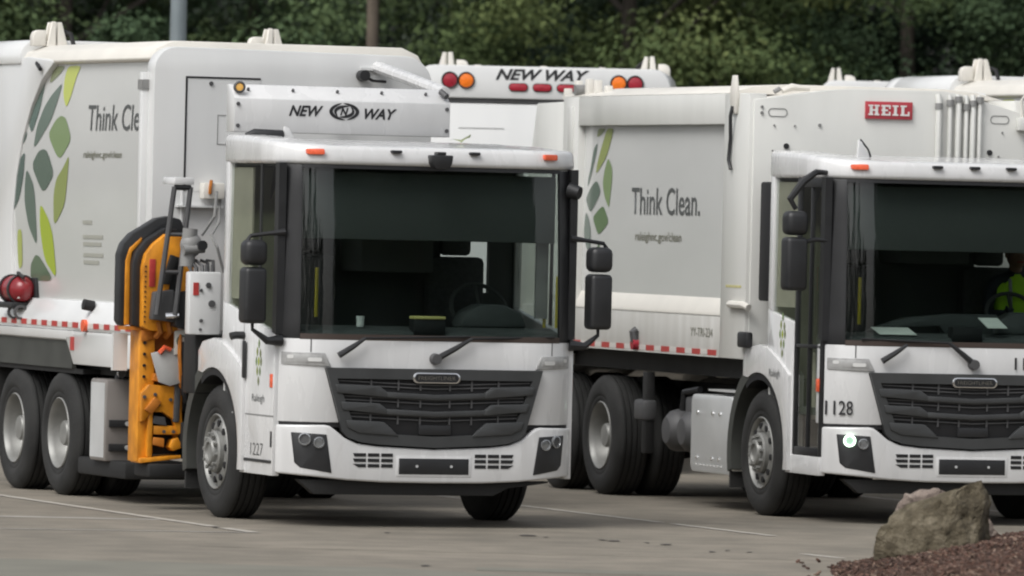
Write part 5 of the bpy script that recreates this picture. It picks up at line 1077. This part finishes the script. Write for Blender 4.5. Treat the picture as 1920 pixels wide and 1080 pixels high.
# ------------------------------------------------------------------ trees
mat('bark_dark', (.045, .038, .030), .9, var=.3, vscale=6)
mat('bark', (.105, .085, .065), .9, var=.3, vscale=6, bump=.4, bscale=18, stretch=(1, 1, .25))
def leaf_mat(nm, lo, mid, hi):
    m = bpy.data.materials.new(nm); m.use_nodes = True; n = m.node_tree.nodes; l = m.node_tree.links; b = n['Principled BSDF']
    at = n.new('ShaderNodeAttribute'); at.attribute_name = 'tint'
    ge = n.new('ShaderNodeNewGeometry'); mm = n.new('ShaderNodeMath'); mm.operation = 'MULTIPLY_ADD'; mm.inputs[1].default_value = .16
    l.new(ge.outputs['Random Per Island'], mm.inputs[0]); ml = n.new('ShaderNodeMath'); ml.operation = 'MULTIPLY'; ml.inputs[1].default_value = .8
    l.new(at.outputs['Fac'], ml.inputs[0]); l.new(ml.outputs['Value'], mm.inputs[2])
    cr = n.new('ShaderNodeValToRGB'); e = cr.color_ramp.elements; e[0].position = .1; e[0].color = (*lo, 1); e[1].position = .95; e[1].color = (*hi, 1); q = e.new(.5); q.color = (*mid, 1)
    l.new(mm.outputs['Value'], cr.inputs['Fac']); l.new(cr.outputs['Color'], b.inputs['Base Color']); b.inputs['Roughness'].default_value = .85
    b.inputs['Specular IOR Level'].default_value = .12
    M[nm] = m
leaf_mat('foliage_mid', (0.046, 0.0754, 0.0423), (0.0846, 0.127, 0.0607), (0.1426, 0.1886, 0.081))
leaf_mat('foliage_dark', (0.0221, 0.035, 0.0248), (0.0368, 0.057, 0.034), (0.0681, 0.0957, 0.046))
leaf_mat('foliage_light', (0.0386, 0.0607, 0.0276), (0.081, 0.1122, 0.0442), (0.1518, 0.1794, 0.0681))
leaf_mat('foliage_grey', (0.0552, 0.0718, 0.057), (0.0846, 0.1049, 0.0773), (0.1242, 0.1472, 0.0994))
def tree_meshes(seed, H, R, z0, nblob, nleaf, ls, trunk_r):
    r = np.random.default_rng(seed)
    tb = B(); lean = r.uniform(-.15, .15, 2)
    pts = [(lean[0] * t * t, lean[1] * t * t, H * .85 * t - .1) for t in (0, .15, .3, .5, .75, 1)]
    tb.tube(pts, [trunk_r * 1.25, trunk_r, trunk_r * .85, trunk_r * .65, trunk_r * .4, trunk_r * .12], 10)
    C = []
    for i in range(nblob):
        t = r.random(); z = z0 + (H - z0) * t
        env = R * (math.sin(PI * (0.12 + .86 * t)) ** .6)
        a = r.random() * 6.283; q = env * (r.random() ** .45)
        C.append((q * math.cos(a), q * math.sin(a), z, .38 + .6 * r.random(), r.random() ** 1.3))  # random clump tone; its contrast also stands in for dark gaps
    for i in range(0, nblob, 14):
        x, y, z, s, _ = C[i]; zb = max(.6, z - .5 * math.hypot(x, y) - .3)
        tb.tube([(0, 0, zb), (x * .5, y * .5, zb + (z - zb) * .4), (x, y, z)], [trunk_r * .3, trunk_r * .18, .01], 6)
    tm = tb.obj('trunk', 'bark_dark', None, 60); tme = tm.data; bpy.data.objects.remove(tm)
    cen = np.array([c[:3] for c in C]); rad = np.array([c[3] for c in C]); tint = np.array([c[4] for c in C])
    idx = r.integers(0, nblob, nleaf); d = r.normal(size=(nleaf, 3)); d /= np.linalg.norm(d, axis=1)[:, None]
    rr = r.random(nleaf) ** .5
    pos = cen[idx] + d * (rad[idx] * rr)[:, None] * np.array((1.15, 1.15, .75))
    nrm = d * .9 + r.normal(size=(nleaf, 3)) * .4 + np.array((0, 0, .45)); nrm /= np.linalg.norm(nrm, axis=1)[:, None]
    ax = np.cross(nrm, r.normal(size=(nleaf, 3))); ax /= np.linalg.norm(ax, axis=1)[:, None]; bx = np.cross(nrm, ax)
    L = ls * (0.6 + .8 * r.random(nleaf)); w = L * (.5 + .2 * r.random(nleaf))
    v = np.empty((nleaf, 4, 3)); v[:, 0] = pos - ax * L[:, None]; v[:, 1] = pos + bx * w[:, None] * .9; v[:, 2] = pos + ax * L[:, None] - nrm * (L * .25)[:, None]; v[:, 3] = pos - bx * w[:, None] * .9
    me = bpy.data.meshes.new('crown'); me.vertices.add(nleaf * 4); me.vertices.foreach_set('co', v.ravel())
    me.loops.add(nleaf * 4); me.loops.foreach_set('vertex_index', np.arange(nleaf * 4)); me.polygons.add(nleaf)
    me.polygons.foreach_set('loop_start', np.arange(nleaf) * 4); me.polygons.foreach_set('loop_total', np.full(nleaf, 4)); me.update(calc_edges=True)
    at = me.attributes.new('tint', 'FLOAT', 'POINT'); at.data.foreach_set('value', np.repeat(tint[idx], 4))
    return tme, me
PT = [tree_meshes(11, 9.5, 2.9, 1.2, 105, 85000, .038, .16), tree_meshes(12, 10.5, 2.6, 1.0, 105, 85000, .036, .15), tree_meshes(13, 8.5, 3.2, 1.0, 100, 85000, .040, .17)]
def tree(x, y, k, fol, sc, rz, label, group):
    e = empty('tree', (x, y, 0), rz, label, 'tree', group); e.scale = (sc, sc, sc)
    t = bpy.data.objects.new('trunk', PT[k][0]); COL.objects.link(t); t.parent = e
    c = bpy.data.objects.new('crown', PT[k][1]); COL.objects.link(c); c.parent = e
    if not c.data.materials: c.data.materials.append(M['foliage_mid'])
    c.material_slots[0].link = 'OBJECT'; c.material_slots[0].material = M[fol]
    return e
GT = 'trees behind the parked trucks'
rt = random.Random(5)
front_trees = [(-8.2, 97, 0, 'foliage_mid', 'mid green tree at the far left edge behind the trucks'), (-5.6, 95.5, 2, 'foliage_mid', 'mid green tree behind the left truck body, left of the light pole'),
    (-3.3, 98, 1, 'foliage_mid', 'rounded mid green tree just right of the light pole'), (-.35, 104, 1, 'foliage_grey', 'grey green tree behind the bare trunk'),
    (1.35, 96, 2, 'foliage_light', 'light green leafy tree above the red and amber rear lights'), (3.1, 101, 0, 'foliage_dark', 'dark green tree right of the rear light bar'),
    (4.9, 97.5, 1, 'foliage_mid', 'bright leafed tree above the red maker plate'), (6.6, 99, 2, 'foliage_dark', 'dark green tree at the right edge of the photo'), (8.8, 97, 0, 'foliage_mid', 'leafy tree beyond the right edge of the row')]
for i, (x, y, k, f, lab) in enumerate(front_trees): tree(x, y, k, f, rt.uniform(.9, 1.1), rt.uniform(0, 6.28), lab, GT)
for i in range(14):
    tree(-13 + i * 2.15 + rt.uniform(-.4, .4), rt.uniform(105, 112), i % 3, ('foliage_dark', 'foliage_grey', 'foliage_dark')[i % 3], rt.uniform(1.0, 1.3), rt.uniform(0, 6.28), 'dark tree deep in the wood behind the first row of trees', 'trees deep in the wood')
bt = empty('tree', (-1.73, 92.5, 0), 0, 'tall bare straight trunk standing between the tree crowns', 'tree', GT)
B().tube([(0, 0, -.1), (.02, 0, 3), (.0, .02, 6), (.05, 0, 10), (.0, 0, 13)], [.10, .078, .072, .06, .03], 12).obj('trunk', 'bark', bt)
ct = bpy.data.objects.new('crown', PT[1][1]); COL.objects.link(ct); ct.parent = bt; ct.location = (0, 0, 6.5); ct.scale = (.6, .6, .7)
ct.material_slots[0].link = 'OBJECT'; ct.material_slots[0].material = M['foliage_mid']
for i in range(12):  # unseen second row, added to close bright gaps in the windscreen reflections
    tree(28 + i * 3.6, 9 - i * .6 + rt.uniform(-2, 2), (i + 1) % 3, 'foliage_dark', rt.uniform(1.6, 1.9), rt.uniform(0, 6.28), 'tall tree added across the lot, closing sky gaps in windscreen reflections', 'trees across the lot')
for i in range(9):
    tree(24.5 + i * 4.2 + rt.uniform(-1, 1), 22 - i * 1.0 + rt.uniform(-3, 3), i % 3, 'foliage_dark', rt.uniform(1.25, 1.6), rt.uniform(0, 6.28), 'tall tree added across the lot, closing sky gaps in windscreen reflections', 'trees across the lot')

for i in range(16):  # unseen row, heights set to darken the lower windscreen reflections
    tree(-62 + i * 5.4 + rt.uniform(-1.5, 1.5), -46 + rt.uniform(-5, 5), i % 3, 'foliage_dark', rt.uniform(1.25, 2.05), rt.uniform(0, 6.28), 'tall tree far behind the viewer, reflected at the edge of the windscreens', 'trees behind the viewer')
